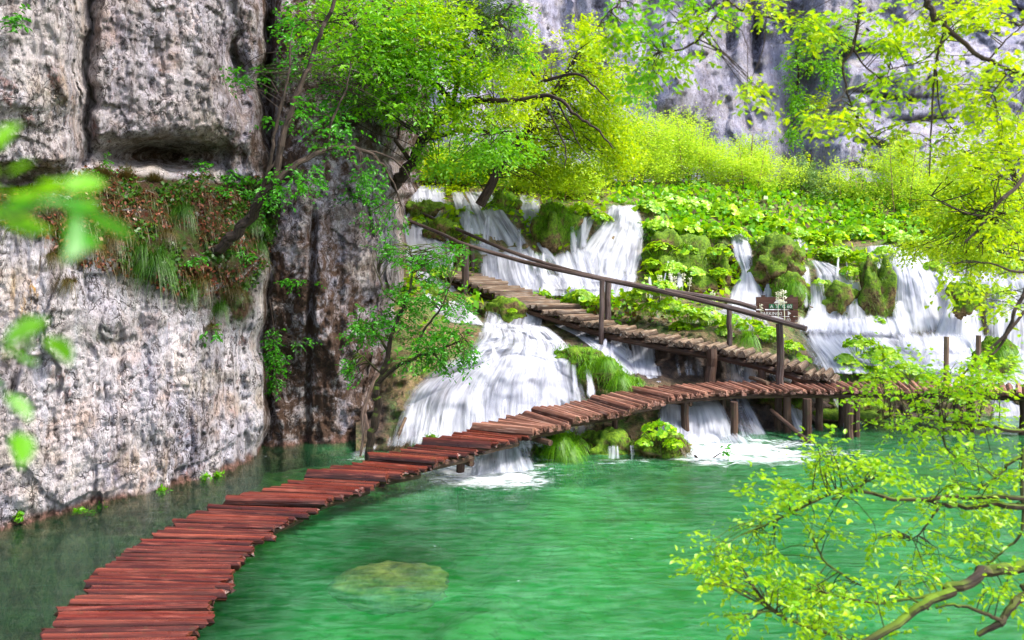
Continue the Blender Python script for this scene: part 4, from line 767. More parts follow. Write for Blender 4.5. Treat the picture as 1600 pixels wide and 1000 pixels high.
sap = tree('young_tree', 'small green tree growing beside the boardwalk at the cliff corner', 'tree',
 [([(576, 732, yt), (578, 700, yt), (585, 655, yt), (589, 615, yt), (598, 586, yt), (606, 560, yt)], .075, .045), ([(596, 592, yt), (618, 574, yt-.1), (650, 560, yt-.3), (690, 545, yt-.4), (725, 530, yt-.5)], .045, .01), ([(606, 560, yt), (612, 520, yt), (630, 480, yt), (645, 430, yt+.1), (640, 385, yt+.2)], .04, .01), ([(608, 552, yt), (588, 520, yt+.1), (565, 500, yt+.1), (548, 512, yt+.1)], .025, .007), ([(650, 560, yt-.3), (660, 520, yt-.3), (690, 480, yt-.4), (705, 440, yt-.3)], .026, .008), ([(598, 586, yt), (570, 560, yt-.1), (555, 548, yt-.1)], .016, .006), ([(630, 480, yt), (600, 455, yt+.1), (590, 420, yt+.2)], .018, .006)],
 [(640, 470, 55, 36, yt, .5, 120, L_deep), (600, 510, 55, 32, yt, .5, 110, L_deep), (690, 535, 48, 32, yt-.4, .4, 130, L_deep), (660, 565, 45, 14, yt-.3, .3, 36, L_deep), (553, 570, 18, 24, yt-.1, .2, 26, L_deep), (650, 415, 45, 24, yt+.1, .4, 70, L_deep), (705, 470, 36, 32, yt-.3, .4, 60, L_deep), (612, 395, 30, 20, yt+.2, .3, 36, L_deep), (690, 400, 50, 20, yt+.1, .4, 44, L_deep, .05), (560, 515, 24, 24, yt, .3, 40, L_deep), (725, 545, 20, 22, yt-.5, .3, 40, L_deep)],
 M_bark_mossy, .062, 8, .2, True, twigs=26, trad=.005)
mb = MB()
for c in ([(602, 572, yt+.5), (586, 592, yt+.35), (574, 622, yt+.3), (571, 650, yt+.3), (577, 680, yt+.3), (573, 706, yt+.3)], [(574, 622, yt+.3), (566, 650, yt+.3), (568, 680, yt+.35), (563, 712, yt+.4)]): tube(mb, smooth_path(pathpts(c), 18), np.linspace(.035, .02, 18), 7, .15)
tag(mb.build('hanging_root', M_root), 'pale twisting root hanging down the cliff beside the small tree', 'root')
mb = MB(); tube(mb, smooth_path([P(612, 702, 14.1), P(622, 680, 14.0), P(634, 652, 14.05)], 10), np.linspace(.05, .03, 10), 7, .25); tag(mb.build('dead_branch', M_tread), 'broken dead branch stuck in the foot of the lower cascade', 'branch')
mb = MB(); tube(mb, smooth_path([P(590, 628, 15), P(610, 660, 14.5), P(604, 700, 13.9)], 10), .03, 6, .2); tube(mb, smooth_path([P(740, 540, 15.6), P(738, 590, 15.2), P(736, 600, 15)], 6), .02, 6, .2)
# creepers on the dark cliff block
for lb, bl in (('leafy creeper trailing down the seam between the pale and dark cliff', [(424, 520, 12, 40, 40), (432, 570, 14, 30, 34), (470, 535, 22, 5, 10), (430, 590, 10, 20, 14)]), ('short green creeper sprig on the dark cliff face', [(470, 442, 24, 4, 12), (450, 440, 12, 8, 10)]), ('thin leafy vine at the right edge of the dark cliff', [(565, 300, 30, 22, 26), (590, 320, 22, 14, 18)])):
    Yc = float(Dc(bl[0][0], bl[0][1]))-.15
    tree('creeper', lb, 'creeper', [([(bl[0][0]-3, bl[0][1]-bl[0][3]*1.3, Yc), (bl[0][0]+4, bl[0][1], Yc-.05), (bl[0][0], bl[0][1]+bl[0][3]*1.6, Yc)], .012, .006)], [(a, b, c, d, Yc-.1, .15, n, L_deep) for a, b, c, d, n in bl], M_bark_dark, .07, 6, .16, True, twigs=8, trad=.004)
# ------------------------------------------------------------------ near trees on the right bank, trunks just outside the picture
TR1 = np.array([4.9, 4.2, .0]); Y3 = 3.5
lowlimbs = [([(2150, 1500, 4.2), (2130, 1100, 4.15), (2100, 600, 4.1), (2080, 100, 4.1)], .17, .11),
 ([(2120, 940, 4.15), (1900, 850, 3.8), (1750, 848, 3.5), (1600, 884, 3.3), (1530, 902, 3.2), (1470, 930, 3.1), (1420, 962, 3.05), (1340, 1012, 3.0)], .034, .013),
 ([(2120, 930, 4.1), (1800, 840, 3.4), (1640, 900, 3.2), (1592, 938, 3.15), (1565, 970, 3.1), (1528, 992, 3.1)], .026, .010), ([(1565, 970, 3.1), (1530, 955, 3.1), (1490, 944, 3.1), (1462, 950, 3.1)], .009, .004),
 ([(2110, 800, 4.1), (1800, 780, 3.7), (1650, 790, 3.6), (1590, 790, 3.5), (1500, 790, 3.5), (1475, 788, 3.5), (1445, 780, 3.5)], .020, .008), ([(1700, 785, 3.6), (1600, 778, 3.5), (1500, 776, 3.5), (1410, 780, 3.5), (1345, 766, 3.5), (1305, 770, 3.5), (1250, 795, 3.5), (1180, 828, 3.5)], .013, .004), ([(1300, 780, 3.5), (1330, 768, 3.5), (1355, 752, 3.5), (1376, 742, 3.5)], .007, .003),
 ([(2110, 650, 4.1), (1750, 650, 3.8), (1600, 712, 3.6), (1565, 738, 3.6), (1526, 766, 3.6)], .014, .004), ([(1600, 700, 3.6), (1597, 760, 3.55), (1596, 830, 3.5), (1570, 858, 3.5), (1540, 885, 3.5)], .009, .004),
 ([(1270, 840, 3.5), (1290, 878, 3.45), (1320, 900, 3.4), (1345, 915, 3.4)], .006, .003), ([(1198, 948, 3.2), (1240, 972, 3.2), (1318, 998, 3.2), (1420, 1040, 3.2)], .007, .008), ([(1285, 925, 3.2), (1330, 937, 3.2), (1375, 942, 3.2), (1440, 932, 3.2), (1500, 918, 3.2)], .005, .006), ([(1405, 908, 3.3), (1410, 925, 3.2), (1440, 945, 3.15), (1450, 952, 3.1)], .005, .005),
 ([(2100, 560, 4.1), (1800, 640, 4.0), (1620, 672, 3.9), (1540, 664, 3.9), (1470, 656, 3.9), (1380, 650, 3.9)], .016, .005), ([(1470, 790, 3.5), (1440, 830, 3.5), (1420, 845, 3.5)], .005, .002), ([(1475, 660, 3.9), (1475, 690, 3.9), (1485, 712, 3.9)], .006, .003)]
lowblobs = [(1450, 615, 110, 26, 3.9, .35, 74, L_fresh, .05), (1540, 590, 60, 30, 3.9, .3, 35, L_fresh, .05), (1400, 575, 40, 20, 4.0, .3, 15, L_fresh), (1500, 660, 90, 22, 3.9, .3, 43, L_fresh, .05), (1420, 660, 40, 14, 3.9, .3, 16, L_fresh), (1520, 712, 60, 14, 3.7, .3, 21, L_fresh), (1385, 600, 40, 22, 3.9, .3, 19, L_fresh),
 (1240, 775, 55, 22, 3.5, .25, 37, L_fresh), (1310, 745, 55, 20, 3.5, .25, 33, L_fresh), (1370, 735, 40, 16, 3.5, .25, 25, L_fresh), (1290, 715, 16, 22, 3.5, .2, 9, L_fresh), (1190, 820, 26, 26, 3.5, .2, 16, L_fresh), (1205, 860, 20, 16, 3.5, .2, 9, L_fresh), (1275, 830, 24, 26, 3.5, .2, 11, L_fresh), (1125, 855, 26, 18, 3.4, .2, 12, L_fresh), 
 (1140, 905, 45, 22, 3.3, .25, 27, L_fresh), (1195, 925, 40, 16, 3.3, .25, 25, L_fresh), (1240, 950, 40, 14, 3.2, .2, 20, L_fresh), (1170, 965, 20, 16, 3.2, .2, 6, L_fresh), (1280, 975, 40, 18, 3.2, .2, 16, L_fresh), (1300, 920, 50, 20, 3.3, .25, 27, L_fresh), (1360, 925, 40, 20, 3.3, .2, 19, L_fresh), (1265, 915, 25, 14, 3.3, .2, 9, L_fresh),
 (1450, 795, 60, 18, 3.5, .3, 16, L_fresh), (1390, 838, 30, 10, 3.5, .2, 9, L_fresh), (1450, 862, 30, 8, 3.5, .2, 7, L_fresh), (1550, 790, 60, 22, 3.5, .3, 25, L_fresh), (1500, 760, 60, 14, 3.6, .3, 15, L_fresh), (1540, 850, 50, 20, 3.5, .3, 11, L_fresh, .1), (1560, 920, 50, 22, 3.2, .2, 14, L_fresh, .1), (1450, 905, 60, 14, 3.3, .2, 11, L_fresh), (1340, 995, 60, 12, 3.2, .2, 11, L_fresh), (1590, 740, 30, 20, 3.5, .2, 11, L_fresh)]
tree('beech_tree', 'near beech on the right bank with a mossy limb low over the green water', 'tree', lowlimbs, lowblobs, M_bark_mossy, .030, 12, .17, True, twigs=9, trad=.0018, group='near trees framing the right side', freq=3.0, flat=.5)
uplimbs = [([(2350, 1500, 5.0), (2300, 900, 5.0), (2250, 300, 4.9), (2200, -200, 4.8)], .2, .13),
 ([(2210, -120, 4.8), (1900, -200, 4.4), (1600, -160, 4.0), (1430, -90, 3.8), (1300, -80, 3.7), (1130, -60, 3.6), (960, -70, 3.6)], .05, .012),
 ([(1430, -90, 3.8), (1445, -10, 3.7), (1452, 15, 3.7), (1480, 45, 3.7), (1530, 85, 3.7), (1580, 108, 3.7), (1640, 130, 3.8)], .018, .007), ([(1340, -80, 3.75), (1343, 20, 3.7), (1332, 75, 3.7), (1317, 105, 3.7), (1326, 150, 3.7), (1345, 195, 3.7), (1370, 225, 3.7)], .009, .003), ([(1332, 75, 3.7), (1358, 110, 3.7), (1400, 138, 3.7)], .005, .002), ([(1478, 45, 3.7), (1462, 100, 3.7), (1456, 180, 3.7), (1452, 275, 3.7)], .008, .003), ([(1463, 110, 3.7), (1470, 175, 3.7), (1495, 208, 3.7)], .004, .002),
 ([(1130, -60, 3.6), (1132, 0, 3.6), (1112, 35, 3.6), (1085, 66, 3.6), (1050, 80, 3.6), (1028, 80, 3.6)], .010, .003), ([(1125, 5, 3.6), (1095, 22, 3.6), (1060, 38, 3.6)], .004, .002), ([(1130, -5, 3.6), (1165, 18, 3.6), (1220, 32, 3.6)], .006, .003), ([(985, -65, 3.6), (968, 2, 3.6), (948, 22, 3.6), (930, 48, 3.6)], .006, .002), ([(1545, 93, 3.7), (1570, 65, 3.7), (1600, 38, 3.7)], .005, .003), ([(1580, 108, 3.7), (1555, 140, 3.7), (1540, 165, 3.7)], .004, .002), ([(1480, 60, 3.7), (1440, 95, 3.7), (1390, 108, 3.7)], .004, .002),
 ([(2250, 250, 4.9), (1800, 120, 4.3), (1650, 220, 4.1), (1602, 276, 4.0), (1560, 318, 3.9), (1530, 358, 3.9), (1508, 378, 3.9)], .018, .005), ([(2260, 420, 4.9), (1750, 380, 4.3), (1640, 410, 4.1), (1598, 465, 4.0), (1572, 520, 4.0), (1535, 556, 4.0), (1500, 590, 4.0)], .016, .005), ([(1640, 420, 4.1), (1590, 425, 4.0), (1545, 411, 4.0), (1505, 410, 4.0)], .008, .003), ([(1640, 440, 4.1), (1590, 500, 4.0), (1560, 545, 4.0), (1525, 572, 4.0)], .010, .004)]
upblobs = [(1430, 60, 40, 45, 3.8, .3, 44, L_yel), (1500, 30, 60, 26, 3.8, .3, 44, L_yel), (1560, 110, 50, 40, 3.8, .3, 44, L_yel), (1520, 160, 55, 34, 3.8, .3, 40, L_yel), (1470, 120, 36, 34, 3.8, .3, 26, L_yel), (1375, 75, 30, 20, 3.7, .25, 22, L_fresh), (1380, 130, 36, 18, 3.7, .25, 22, L_fresh), (1340, 180, 36, 26, 3.7, .25, 22, L_yel), (1390, 205, 40, 14, 3.7, .25, 16, L_yel), (1270, 30, 40, 20, 3.7, .25, 30, L_fresh), (1290, 60, 30, 14, 3.7, .2, 14, L_yel), (1190, 12, 30, 12, 3.6, .2, 16, L_yel), (1100, 30, 40, 18, 3.6, .2, 22, L_fresh), (1040, 85, 46, 16, 3.6, .2, 30, L_fresh), (1010, 55, 30, 22, 3.6, .2, 20, L_mid), (1010, 112, 22, 12, 3.6, .2, 14, L_mid), (955, 45, 34, 22, 3.6, .2, 24, L_fresh), (1080, 10, 50, 12, 3.6, .2, 18, L_mid), (980, 12, 24, 10, 3.6, .2, 8, L_mid), (1165, 130, 26, 18, 3.4, .2, 14, L_yel), (1265, 182, 60, 10, 3.5, .2, 20, L_yel), (1550, 30, 50, 24, 3.8, .3, 30, L_yel), (1580, 190, 30, 26, 3.9, .3, 20, L_yel), (1540, 260, 50, 34, 4.0, .3, 34, L_yel), (1480, 215, 40, 20, 3.8, .3, 16, L_yel), (1570, 350, 40, 40, 4.0, .3, 30, L_yel), (1510, 430, 50, 24, 4.1, .3, 18, L_yel), (1570, 470, 36, 30, 4.1, .3, 20, L_yel), (1350, 20, 30, 16, 3.7, .2, 14, L_fresh)]
tree('beech_tree', 'near beech whose thin twigs hang from the top right corner before the far cliff', 'tree', uplimbs, upblobs, M_bark_dark, .034, 10, .15, True, twigs=8, trad=.0018, group='near trees framing the right side', freq=3.0, flat=.5)
# a sapling at the camera's left elbow: its leaves are out of focus
tree('sapling', 'blurred bright green leaves of a near sapling at the left edge', 'sapling',
 [([(-1400, 3400, .62), (-1100, 1500, .58), (-900, 700, .52), (-700, 250, .48)], .012, .006), ([(-950, 800, .52), (-400, 420, .44), (-60, 345, .42), (60, 335, .42), (150, 330, .42)], .0022, .0007), ([(-950, 900, .52), (-400, 620, .46), (-40, 590, .44), (20, 560, .44), (70, 508, .44)], .002, .0007)],
 [(20, 306, 30, 10, .40, .01, 3, L_mid), (112, 322, 18, 10, .40, .01, 2, L_deep), (-60, 330, 40, 20, .42, .01, 2, L_mid), (70, 505, 8, 6, .45, .01, 1, L_mid), (-12, 590, 10, 16, .44, .01, 2, L_mid)],
 M_bark_dark, .024, 4, .03, True, twigs=0, trad=.0006)
# ------------------------------------------------------------------ boulders and banks
G_b = 'mossy boulders in the falls'
for a in ((785, 338, 27, 36, 25.2, 'round mossy boulder between the first two streams, dark green plants on top', 130, L_mid), (868, 368, 33, 46, 24.0, 'tall bright green mossy boulder splitting the streams left of the main fall', 260, L_grass),
 (842, 425, 16, 24, 22.6, 'small wet green boulder under the stream above the stair rail', 90, L_moss), (1060, 425, 56, 52, 23.4, 'wide mossy bank hung with plants right of the main fall', 260, L_moss), (1120, 440, 20, 40, 23.2, 'narrow brown mossy pillar left of the middle fall', 120, L_dgrass),
 (1212, 415, 40, 36, 23.0, 'brown mossy boulder behind the trail sign', 220, L_dgrass), (1232, 455, 22, 24, 22.4, 'small grassy boulder touching the right corner of the trail sign', 140, L_grass), (1302, 480, 34, 34, 23.0, 'green mossy rock behind the thin right-hand curtain of water', 120, L_moss),
 (1372, 470, 24, 62, 22.8, 'tall mossy pillar between the two right-hand curtains', 170, L_moss), (1510, 465, 22, 26, 22.0, 'leafy boulder at the right side of the brightest fall', 90, L_grass), (1555, 560, 26, 26, 19.4, 'grassy rock behind the two bare railing posts', 150, L_grass),
 (800, 330, 14, 12, 25.2, 'small brown stone at the crest of the second stream', 30, L_dgrass), (660, 330, 22, 18, 24.6, 'mossy hump among the top left streams', 90, L_moss), (690, 365, 26, 20, 23.4, 'mossy hump under the upper end of the hand rail', 110, L_moss),
 (790, 492, 30, 22, 20.2, 'dark stone behind the water curtain below the stairs', 24, L_moss), (672, 470, 26, 24, 20.8, 'mossy rock beside the top of the stairs', 90, L_moss)):
    boulder('mossy_boulder', *a[:6], grass=a[6], gm=a[7], group=G_b, seed=int(a[0]) % 17, gl=.24 if a[7] is not L_grass else .34)
for a in ((900, 556, 34, 13, 16.9, 'upper part of the grassy ridge beside the wide cascade', 70), (938, 580, 32, 17, 16.6, 'middle hump of the grassy ridge beside the wide cascade', 150), (975, 600, 24, 12, 16.4, 'low end of the grassy ridge just above the boardwalk', 130)):
    boulder('grassy_ridge', *a[:6], cat='ridge', grass=a[6], gm=L_grass, group='grassy ridge in the cascade', seed=int(a[0]) % 13, gl=.3)
boulder('mossy_bank', 875, 704, 34, 26, 14.1, 'left grassy lump of the islet in front of the boardwalk', 'bank', 230, .34, gm=L_grass, seed=3, gw=.025)
boulder('wet_rock', 952, 706, 36, 26, 14.2, 'wet rounded rock with a small fountain of water on the islet', 'rock', 24, .2, gm=L_moss, seed=5)
boulder('mossy_bank', 1030, 704, 42, 24, 14.1, 'right lump of the islet under the broad-leaved plant', 'bank', 170, .28, gm=L_dgrass, seed=6)
boulder('mossy_rock', 925, 692, 20, 14, 14.5, 'small mossy stone between the lumps of the islet', 'rock', 50, .16, gm=L_grass, seed=8)
boulder('mossy_rock', 672, 686, 9, 6, 13.3, 'little green mossy stone at the foot of the small tree', 'rock', 30, .09, gm=L_grass, seed=2)
boulder('mossy_rock', 1215, 640, 34, 34, 16.9, 'dark mossy block under the far boardwalk hung with weeds', 'rock', 120, .3, gm=L_dgrass, seed=4)
boulder('mossy_rock', 1330, 646, 60, 26, 17.6, 'long dark rock under the boardwalk where the stairs join', 'rock', 40, .2, gm=L_dgrass, seed=9)
fall([(938, 690), (936, 704), (930, 722)], [(978, 688), (982, 704), (988, 724)], ysub=[(685, 14.0), (700, 13.65), (726, 13.35)], off=0, bulge=.18, dens=.22, seed=71, lump=.05, top=.35, bot=.2, feather=.4, per=2.6)
fall([(982, 694), (983, 708), (984, 722)], [(992, 694), (994, 708), (994, 722)], ysub=[(690, 13.8), (726, 13.4)], off=0, bulge=.05, dens=.35, seed=72, lump=.02)
ms = N('sunken_stone'); n_ = ms.noise(ms.pos(), 3, 5, .65); M_sunk = ms.done(ms.bsdf(ms.mix(ms.ramp(n_, .38, .6), (.06, .042, .012), (.26, .19, .06)), .9, ms.bump(n_, .6, .05)))
c = PW(615, 884, -.16); o = boulder('sunken_boulder', 610, HZ+F*(HC+.42)/c[1], 90, 27, c[1], 'yellowish boulder lying sunken in the clear green pool', 'boulder', 0, mat=M_sunk, dep=.6, seed=11, amp=.2)
# ------------------------------------------------------------------ broad-leaved plants
crest = 'broad bright leaves in the band of plants along the crest behind the stairs'
for px, py, s in ((905, 322, 26), (940, 334, 20), (870, 318, 20), (1015, 318, 30), (1052, 310, 30), (1090, 316, 32), (1128, 322, 32), (1166, 334, 34), (1204, 344, 32), (1240, 358, 28), (1030, 345, 28), (1068, 350, 30), (1108, 356, 30), (1146, 358, 26), (1190, 372, 26), (1226, 384, 24), (1272, 366, 26), (1300, 362, 28), (1335, 356, 28), (1372, 350, 28), (1286, 388, 22)):
    butterbur(px, py+6, s, float(D(px, py+10))-.5, crest, 'crest plants')
bank = 'broad green leaves hanging on the mossy bank right of the main fall'
for px, py, s in ((1030, 385, 26), (1066, 390, 26), (1050, 418, 24), (1084, 424, 20), (1122, 392, 22), (1124, 425, 18), (1042, 445, 18), (1018, 410, 16)):
    butterbur(px, py, s, float(D(px, py))-.95, bank, 'bank plants')
stairs_l = 'bright broad-leaved plant in the row growing along the back of the stairs'
for px, py, s in ((908, 462, 26), (932, 470, 20), (985, 462, 20), (1008, 452, 24), (1035, 448, 24), (1014, 480, 22), (1046, 476, 26), (1076, 488, 26), (1106, 492, 28), (1064, 510, 20), (1140, 500, 26), (1172, 506, 24), (1200, 520, 24), (1236, 540, 22), (1130, 518, 18), (1092, 516, 16), (1250, 560, 18)):
    butterbur(px, py, s, float(np.interp(px, [900, 1100, 1250], [20.6, 19.2, 18.6])), stairs_l, 'stair plants')
right_l = 'yellow-green leafy clump among the right-hand falls'
for px, py, s in ((1310, 395, 26), (1345, 402, 26), (1328, 424, 22), (1380, 392, 20), (1408, 372, 26), (1440, 378, 26), (1475, 386, 26), (1510, 396, 26), (1545, 402, 28), (1580, 412, 26), (1370, 440, 20), (1368, 500, 16), (1505, 452, 22), (1562, 455, 20), (1280, 440, 12), (1455, 415, 18)):
    butterbur(px, py, s, float(D(px, py))-1.1, right_l, 'plants among the right falls')
for px, py, s, lb in ((1345, 535, 30, 'big leafy clump between the stair foot and the white pool, left half'), (1378, 552, 30, 'big leafy clump between the stair foot and the white pool, right half'), (1320, 560, 20, 'low leafy clump at the foot of the stairs beside the last rail post'), (1418, 575, 24, 'leafy clump at the back edge of the boardwalk left of the two bare posts'), (1360, 580, 24, 'low clump touching the back edge of the boardwalk past the stair foot'), (1450, 590, 20, 'small leafy clump just left of the first bare post')):
    butterbur(px, py, s, 18.0, lb, 'clumps at the stair foot')
for px, py, s, Y, lb in ((660, 345, 22, 24.2, 'leafy clump beside the topmost left stream'), (708, 355, 20, 23.4, 'leafy clump just above the upper hand rail'), (725, 330, 15, 24.6, 'small leafy clump at the crest of the second stream'), (742, 372, 16, 23.0, 'small leafy clump over the first rail posts'), (690, 425, 24, 21.6, 'leafy clump covering the top of the stairs'), (675, 462, 22, 20.8, 'leafy clump below the top of the stairs'), (768, 325, 20, 25.0, 'dark leafy clump on the round boulder'), (850, 458, 12, 20.9, 'sparse yellow plant behind the upper treads'), (800, 485, 10, 19.8, 'tiny plant under the stair stringer'),
 (1028, 668, 30, 13.75, 'broad-leaved plant crowning the right end of the islet'), (1052, 692, 18, 13.6, 'low leaves at the waterline on the right end of the islet'), (880, 672, 12, 13.8, 'small plant with dark leaves on the left lump of the islet'), (1005, 690, 14, 13.6, 'yellowing leaves in the middle of the islet')):
    butterbur(px, py, s, Y, lb, 'scattered leafy clumps')
# pale flower spikes
FL = []
for px, py, h, Y in ((1032, 445, 30, 21.2), (1046, 440, 26, 21.2), (1058, 447, 30, 21.0), (1066, 440, 26, 21.4), (1076, 446, 24, 21), (1118, 470, 30, 19.4), (1190, 486, 22, 19.2), (1216, 476, 40, 19.0), (1226, 474, 42, 19.0)):
    if not FL:
        mb = MB(); tube(mb, [(0, 0, -.2), (.01, 0, .5), (0, .01, 1)], .012, 4, 0, False); a = RNG.random(46)*TAU; z = .45+.55*RNG.random(46); leaves(mb, np.stack([.05*np.cos(a), .05*np.sin(a), z], 1), np.stack([np.cos(a), np.sin(a), 0*a+.5], 1), .10, .8); o = mb.build('flower_spike', L_flower); FL.append(o)
    else: o = FL[0].copy(); COL.objects.link(o)
    o.location = P(px, py+h*.5, Y); s = h*Y/F; o.scale = (s*1.1, s*1.1, s); o.rotation_euler = (RNG.normal(0, .08), RNG.normal(0, .08), RNG.random()*6)
    tag(o, 'thin cream flower spike rising from the plants by the stairs', 'flower', 'cream flower spikes')
# ------------------------------------------------------------------ grass tufts on the cliff ledge and elsewhere
for px, py, s, k, h, lb in ((240, 408, 0.54, 0, True, 'longest green grass tuft hanging over the pale cliff lip'), (222, 390, 0.36, 0, True, 'green grass tuft above the longest hanging tuft'), (285, 330, 0.40, 0, True, 'dark grass tuft hanging in the middle of the ledge slope'), (262, 365, 0.29, 1, True, 'brown grass tuft in the middle of the ledge slope'), (140, 382, 0.30, 1, True, 'brown grass tuft over the left lip of the ledge'), (85, 400, 0.29, 1, True, 'brown grass tuft near the ochre stain'), (112, 440, 0.29, 1, True, 'drooping brown tuft below the left lip'), (180, 375, 0.29, 1, True, 'dry tuft left of the green hanging grass'), (200, 280, 0.30, 1, False, 'dry grass at the back of the ledge under the cave'), (240, 282, 0.26, 1, False, 'brown grass at the mouth of the cave'), (160, 275, 0.26, 1, False, 'grass at the foot of the crack'), (395, 350, 0.36, 0, True, 'green moss tuft at the right end of the ledge'), (405, 385, 0.30, 0, True, 'green tuft low on the right end of the ledge'), (320, 440, 0.36, 1, True, 'mossy brown tuft hanging below the leaning trunk'), (345, 480, 0.30, 0, True, 'moss tuft low on the drip line of the pale cliff'), (370, 455, 0.30, 1, True, 'brown moss tuft beside the cliff corner'), (300, 455, 0.29, 0, True, 'moss tuft left of the drip line'), (335, 510, 0.24, 1, True, 'lowest moss tuft on the pale cliff')):
    tuft(CPt(px, py, .06), s, lb, 'tufts on the cliff ledge', k, h)
for px, py, s, Y, lb in ((870, 690, .42, 13.6, 'bright grass tuft on top of the left islet lump'), (885, 702, .36, 13.5, 'grass tuft at the front of the left islet lump'), (945, 565, .4, 16.4, 'grass tuft on the middle of the cascade ridge'), (965, 592, .4, 16.1, 'grass tuft at the low end of the cascade ridge'), (1238, 448, .5, 21.9, 'grass tuft crowning the small boulder by the sign'), (1170, 530, .5, 18.3, 'grass tuft between the two lower rail posts'), (1560, 548, .6, 18.9, 'grass tuft crowning the rock behind the bare posts')):
    tuft(P(px, py, Y), s, lb, 'grass tufts among the falls', 2, True)
# small leafy plants on the ledge
for px, py, n, lb in ((155, 258, 10, 'small leafy plant at the foot of the cliff crack'), (310, 262, 12, 'small leafy plant right of the cave'), (365, 275, 22, 'leafy plant behind the leaning trunk'), (345, 300, 26, 'leafy plant left of the leaning trunk'), (385, 300, 26, 'leafy plant in the fork of the leaning trunk'), (415, 360, 22, 'leafy plant right of the leaning trunk'), (385, 400, 22, 'leafy plant below the leaning trunk'), (300, 400, 12, 'leafy sprig in the moss of the ledge'), (330, 520, 8, 'leafy sprig below the moss drip'), (25, 30, 16, 'leafy tuft high on the upper left rock')):
    Yc = float(Dc(px, py))-.15
    tree('ledge_plant', lb, 'plant', [([(px, py+14, Yc+.1), (px+2, py+4, Yc), (px-1, py-8, Yc-.05)], .008, .003)], [(px, py, 20, 13, Yc-.05, .15, n, L_deep)], M_bark_dark, .075, 6, .13, True, twigs=6, trad=.003, group='small plants on the cliff ledge', freq=2)
for px, py, lb in ((120, 800, 'first green weed at the waterline of the pale cliff'), (30, 808, 'weed at the waterline near the left edge'), (138, 804, 'second weed at the waterline, beside the first'), (158, 793, 'small weed at the waterline left of the big one'), (252, 768, 'wide weed at the waterline in the middle of the cliff foot'), (322, 748, 'weed at the waterline near the cliff corner'), (342, 743, 'smallest weed at the cliff corner waterline')):
    p = CPt(px, py-2, .03); mb = MB(); c = p+RNG.normal(0, .03, (30, 3))*(1.6, .6, .6); leaves(mb, c, RNG.normal(0, 1, (30, 3)), .07, .8, True); blades(mb, p, 14, .12, .012); tag(mb.build('waterline_weed', L_mid), lb, 'weed', 'weeds along the waterline')
# debris in the pool
mb = MB()
for c in ([(1090, 722, 13.6), (1112, 716, 13.6), (1126, 708, 13.5)], [(1096, 718, 13.6), (1108, 722, 13.4), (1120, 728, 13.2)], [(1086, 712, 13.8), (1096, 720, 13.6), (1110, 726, 13.3)]): tube(mb, smooth_path(pathpts(c), 8), np.linspace(.022, .008, 8), 5, .2)
tag(mb.build('driftwood', M_log), 'tangle of dark twigs stranded in the pool right of the islet', 'driftwood')
p = PW(1136, 722, 0); mb = MB(); tube(mb, smooth_path([p-(0, 0, .2), p+(.02, 0, .1), p+(-.02, 0, .22)], 6), .008, 4, 0, False); leaves(mb, p+(0, 0, .18)+RNG.normal(0, .05, (16, 3)), RNG.normal(0, 1, (16, 3))*(1, 1, .4), .09, .5, True); tag(mb.build('seedling', L_deep), 'tiny leafy seedling standing in the shallow foam right of the islet', 'plant')
# ------------------------------------------------------------------ stuff: ground cover and litter
def inside(px, py, poly):
    r = np.zeros(len(px), bool); n = len(poly); j = n-1
    for i in range(n):
        xi, yi = poly[i]; xj, yj = poly[j]
        with np.errstate(divide='ignore', invalid='ignore'): h = ((yi > py) != (yj > py)) & (px < (xj-xi)*(py-yi)/(yj-yi)+xi)
        r ^= h; j = i
    return r
def cover(n, x0, x1, y0, y1, size, mats, name, thr=-.1):
    px = RNG.uniform(x0, x1, n); py = RNG.uniform(y0, y1, n); ok = np.ones(n, bool)
    for a in FALLS: ok &= ~inside(px, py, list(a['L'])+list(a['R'])[::-1])
    ok &= ~((px > 870) & (py > 505) & (px < 1290)); px, py = px[ok], py[ok]
    d = D(px, py); p = PA(px, py, d); w = fbm(p*1.2, 3, 81); ok = w > thr; px, py, d = px[ok], py[ok], d[ok]; w = w[ok]
    p = PA(px, py, d-.15-.25*RNG.random(len(d))); mb = MB(); k = len(p)
    for q in range(3): leaves(mb, p+RNG.normal(0, .12, p.shape), RNG.normal(0, 1, (k, 3))-(0, .6, .3), size*(.6+.7*RNG.random(k)), .9, False, .8, (0, -.6, 1))
    tag(mb.build(name, mats), kind='stuff')
cover(5200, 640, 1640, 300, 480, .22, L_fresh, 'undergrowth', -.4); cover(3000, 960, 1660, 286, 375, .22, L_mid, 'undergrowth', -.5); cover(3400, 640, 1640, 300, 600, .13, L_mid, 'undergrowth'); cover(2200, 880, 1640, 310, 540, .18, L_dgrass, 'undergrowth')
px = RNG.uniform(-40, 430, 8200); py = RNG.uniform(255, 500, 8200); lp, lb_ = lip(px), ledge(px); ok = (py < lp+12) & (py > lb_-2) & (vnoise(np.stack([px/60, py/40, 0*px], -1), 4) > -.25); px, py = px[ok], py[ok]
p = PA(px, py, Dc(px, py)-.03); mb = MB(); leaves(mb, p, RNG.normal(0, 1, p.shape)-(0, .5, .8), .045+.05*RNG.random(len(p)), .8, False, .6, (0, -.6, 1)); tag(mb.build('leaf_litter', L_brown), kind='stuff')
kx = RNG.uniform(190, 432, 5200); ky = RNG.uniform(262, 515, 5200); kk = (ky < lip(kx)+40*gauss(kx, 350, 60)) & (ky > ledge(kx)) & (vnoise(np.stack([kx/38, ky/30, 0*kx], -1), 14) > -.05); kp = PA(kx[kk], ky[kk], Dc(kx[kk], ky[kk])-.06)
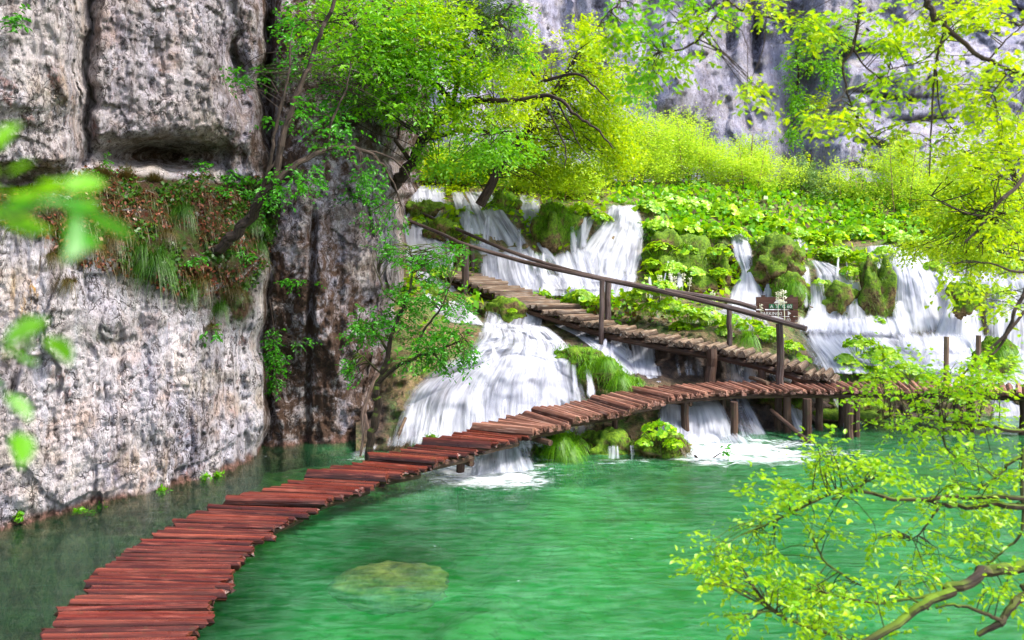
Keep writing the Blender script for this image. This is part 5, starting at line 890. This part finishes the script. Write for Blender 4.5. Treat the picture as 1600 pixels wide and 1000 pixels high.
mb = MB(); leaves(mb, np.repeat(kp, 2, 0)+RNG.normal(0, .03, (2*len(kp), 3)), RNG.normal(0, 1, (2*len(kp), 3))-(0, .5, .9), .05+.05*RNG.random(2*len(kp)), .8, False, .7, (0, -.6, 1)); tag(mb.build('undergrowth', L_lgrass), kind='stuff')
ok = RNG.random(len(p)) < .22; b = p[ok]; mb = MB(); blades(mb, np.repeat(b, 4, 0), len(b)*4, .22, .014, 1.0, 0, 1.6, (.1, -.6, 0)); tag(mb.build('ledge_grass', L_dgrass), kind='stuff')

for src, used in BUT:
    if not used: bpy.data.objects.remove(src)
# ------------------------------------------------------------------ light, camera, world
w = bpy.data.worlds.new('World'); SC.world = w; w.use_nodes = True; nt = w.node_tree; nt.nodes.clear()
EL, AZ = math.radians(54), math.radians(112)      # sun: up high on the right
sky = nt.nodes.new('ShaderNodeTexSky'); sky.sky_type = 'NISHITA'; sky.sun_disc = False; sky.sun_elevation = EL; sky.sun_rotation = AZ
sky.air_density = 1.0; sky.dust_density = 3.0; sky.ozone_density = 1.0
bg = nt.nodes.new('ShaderNodeBackground'); bg.inputs[1].default_value = .13; ow = nt.nodes.new('ShaderNodeOutputWorld')
nt.links.new(sky.outputs[0], bg.inputs[0]); nt.links.new(bg.outputs[0], ow.inputs[0])
sd = bpy.data.lights.new('sun', 'SUN'); sd.energy = 1.5; sd.angle = math.radians(11); sd.color = (1, .96, .88)
so = bpy.data.objects.new('sun', sd); COL.objects.link(so)
dirv = Vector((math.sin(AZ)*math.cos(EL), math.cos(AZ)*math.cos(EL), math.sin(EL)))
so.rotation_euler = dirv.to_track_quat('Z', 'Y').to_euler(); so.location = dirv*60
cd = bpy.data.cameras.new('camera'); cd.sensor_width = 36; cd.lens = 36*F/1600; cd.shift_y = -(500-HZ)/1600; cd.clip_start = .05; cd.clip_end = 500
cd.dof.use_dof = True; cd.dof.focus_distance = 13; cd.dof.aperture_fstop = 3.2
co = bpy.data.objects.new('camera', cd); COL.objects.link(co); co.location = (0, 0, HC); co.rotation_euler = (math.radians(90), 0, 0); SC.camera = co
SC.view_settings.view_transform = 'Standard'; SC.view_settings.look = 'None'; SC.view_settings.gamma = 1; SC.view_settings.use_curve_mapping = False
SC.view_settings.exposure = EXPOSURE
SC.render.engine = 'CYCLES'; SC.cycles.max_bounces = 7; SC.cycles.diffuse_bounces = 3; SC.cycles.transparent_max_bounces = 14; SC.cycles.caustics_reflective = False; SC.cycles.caustics_refractive = False
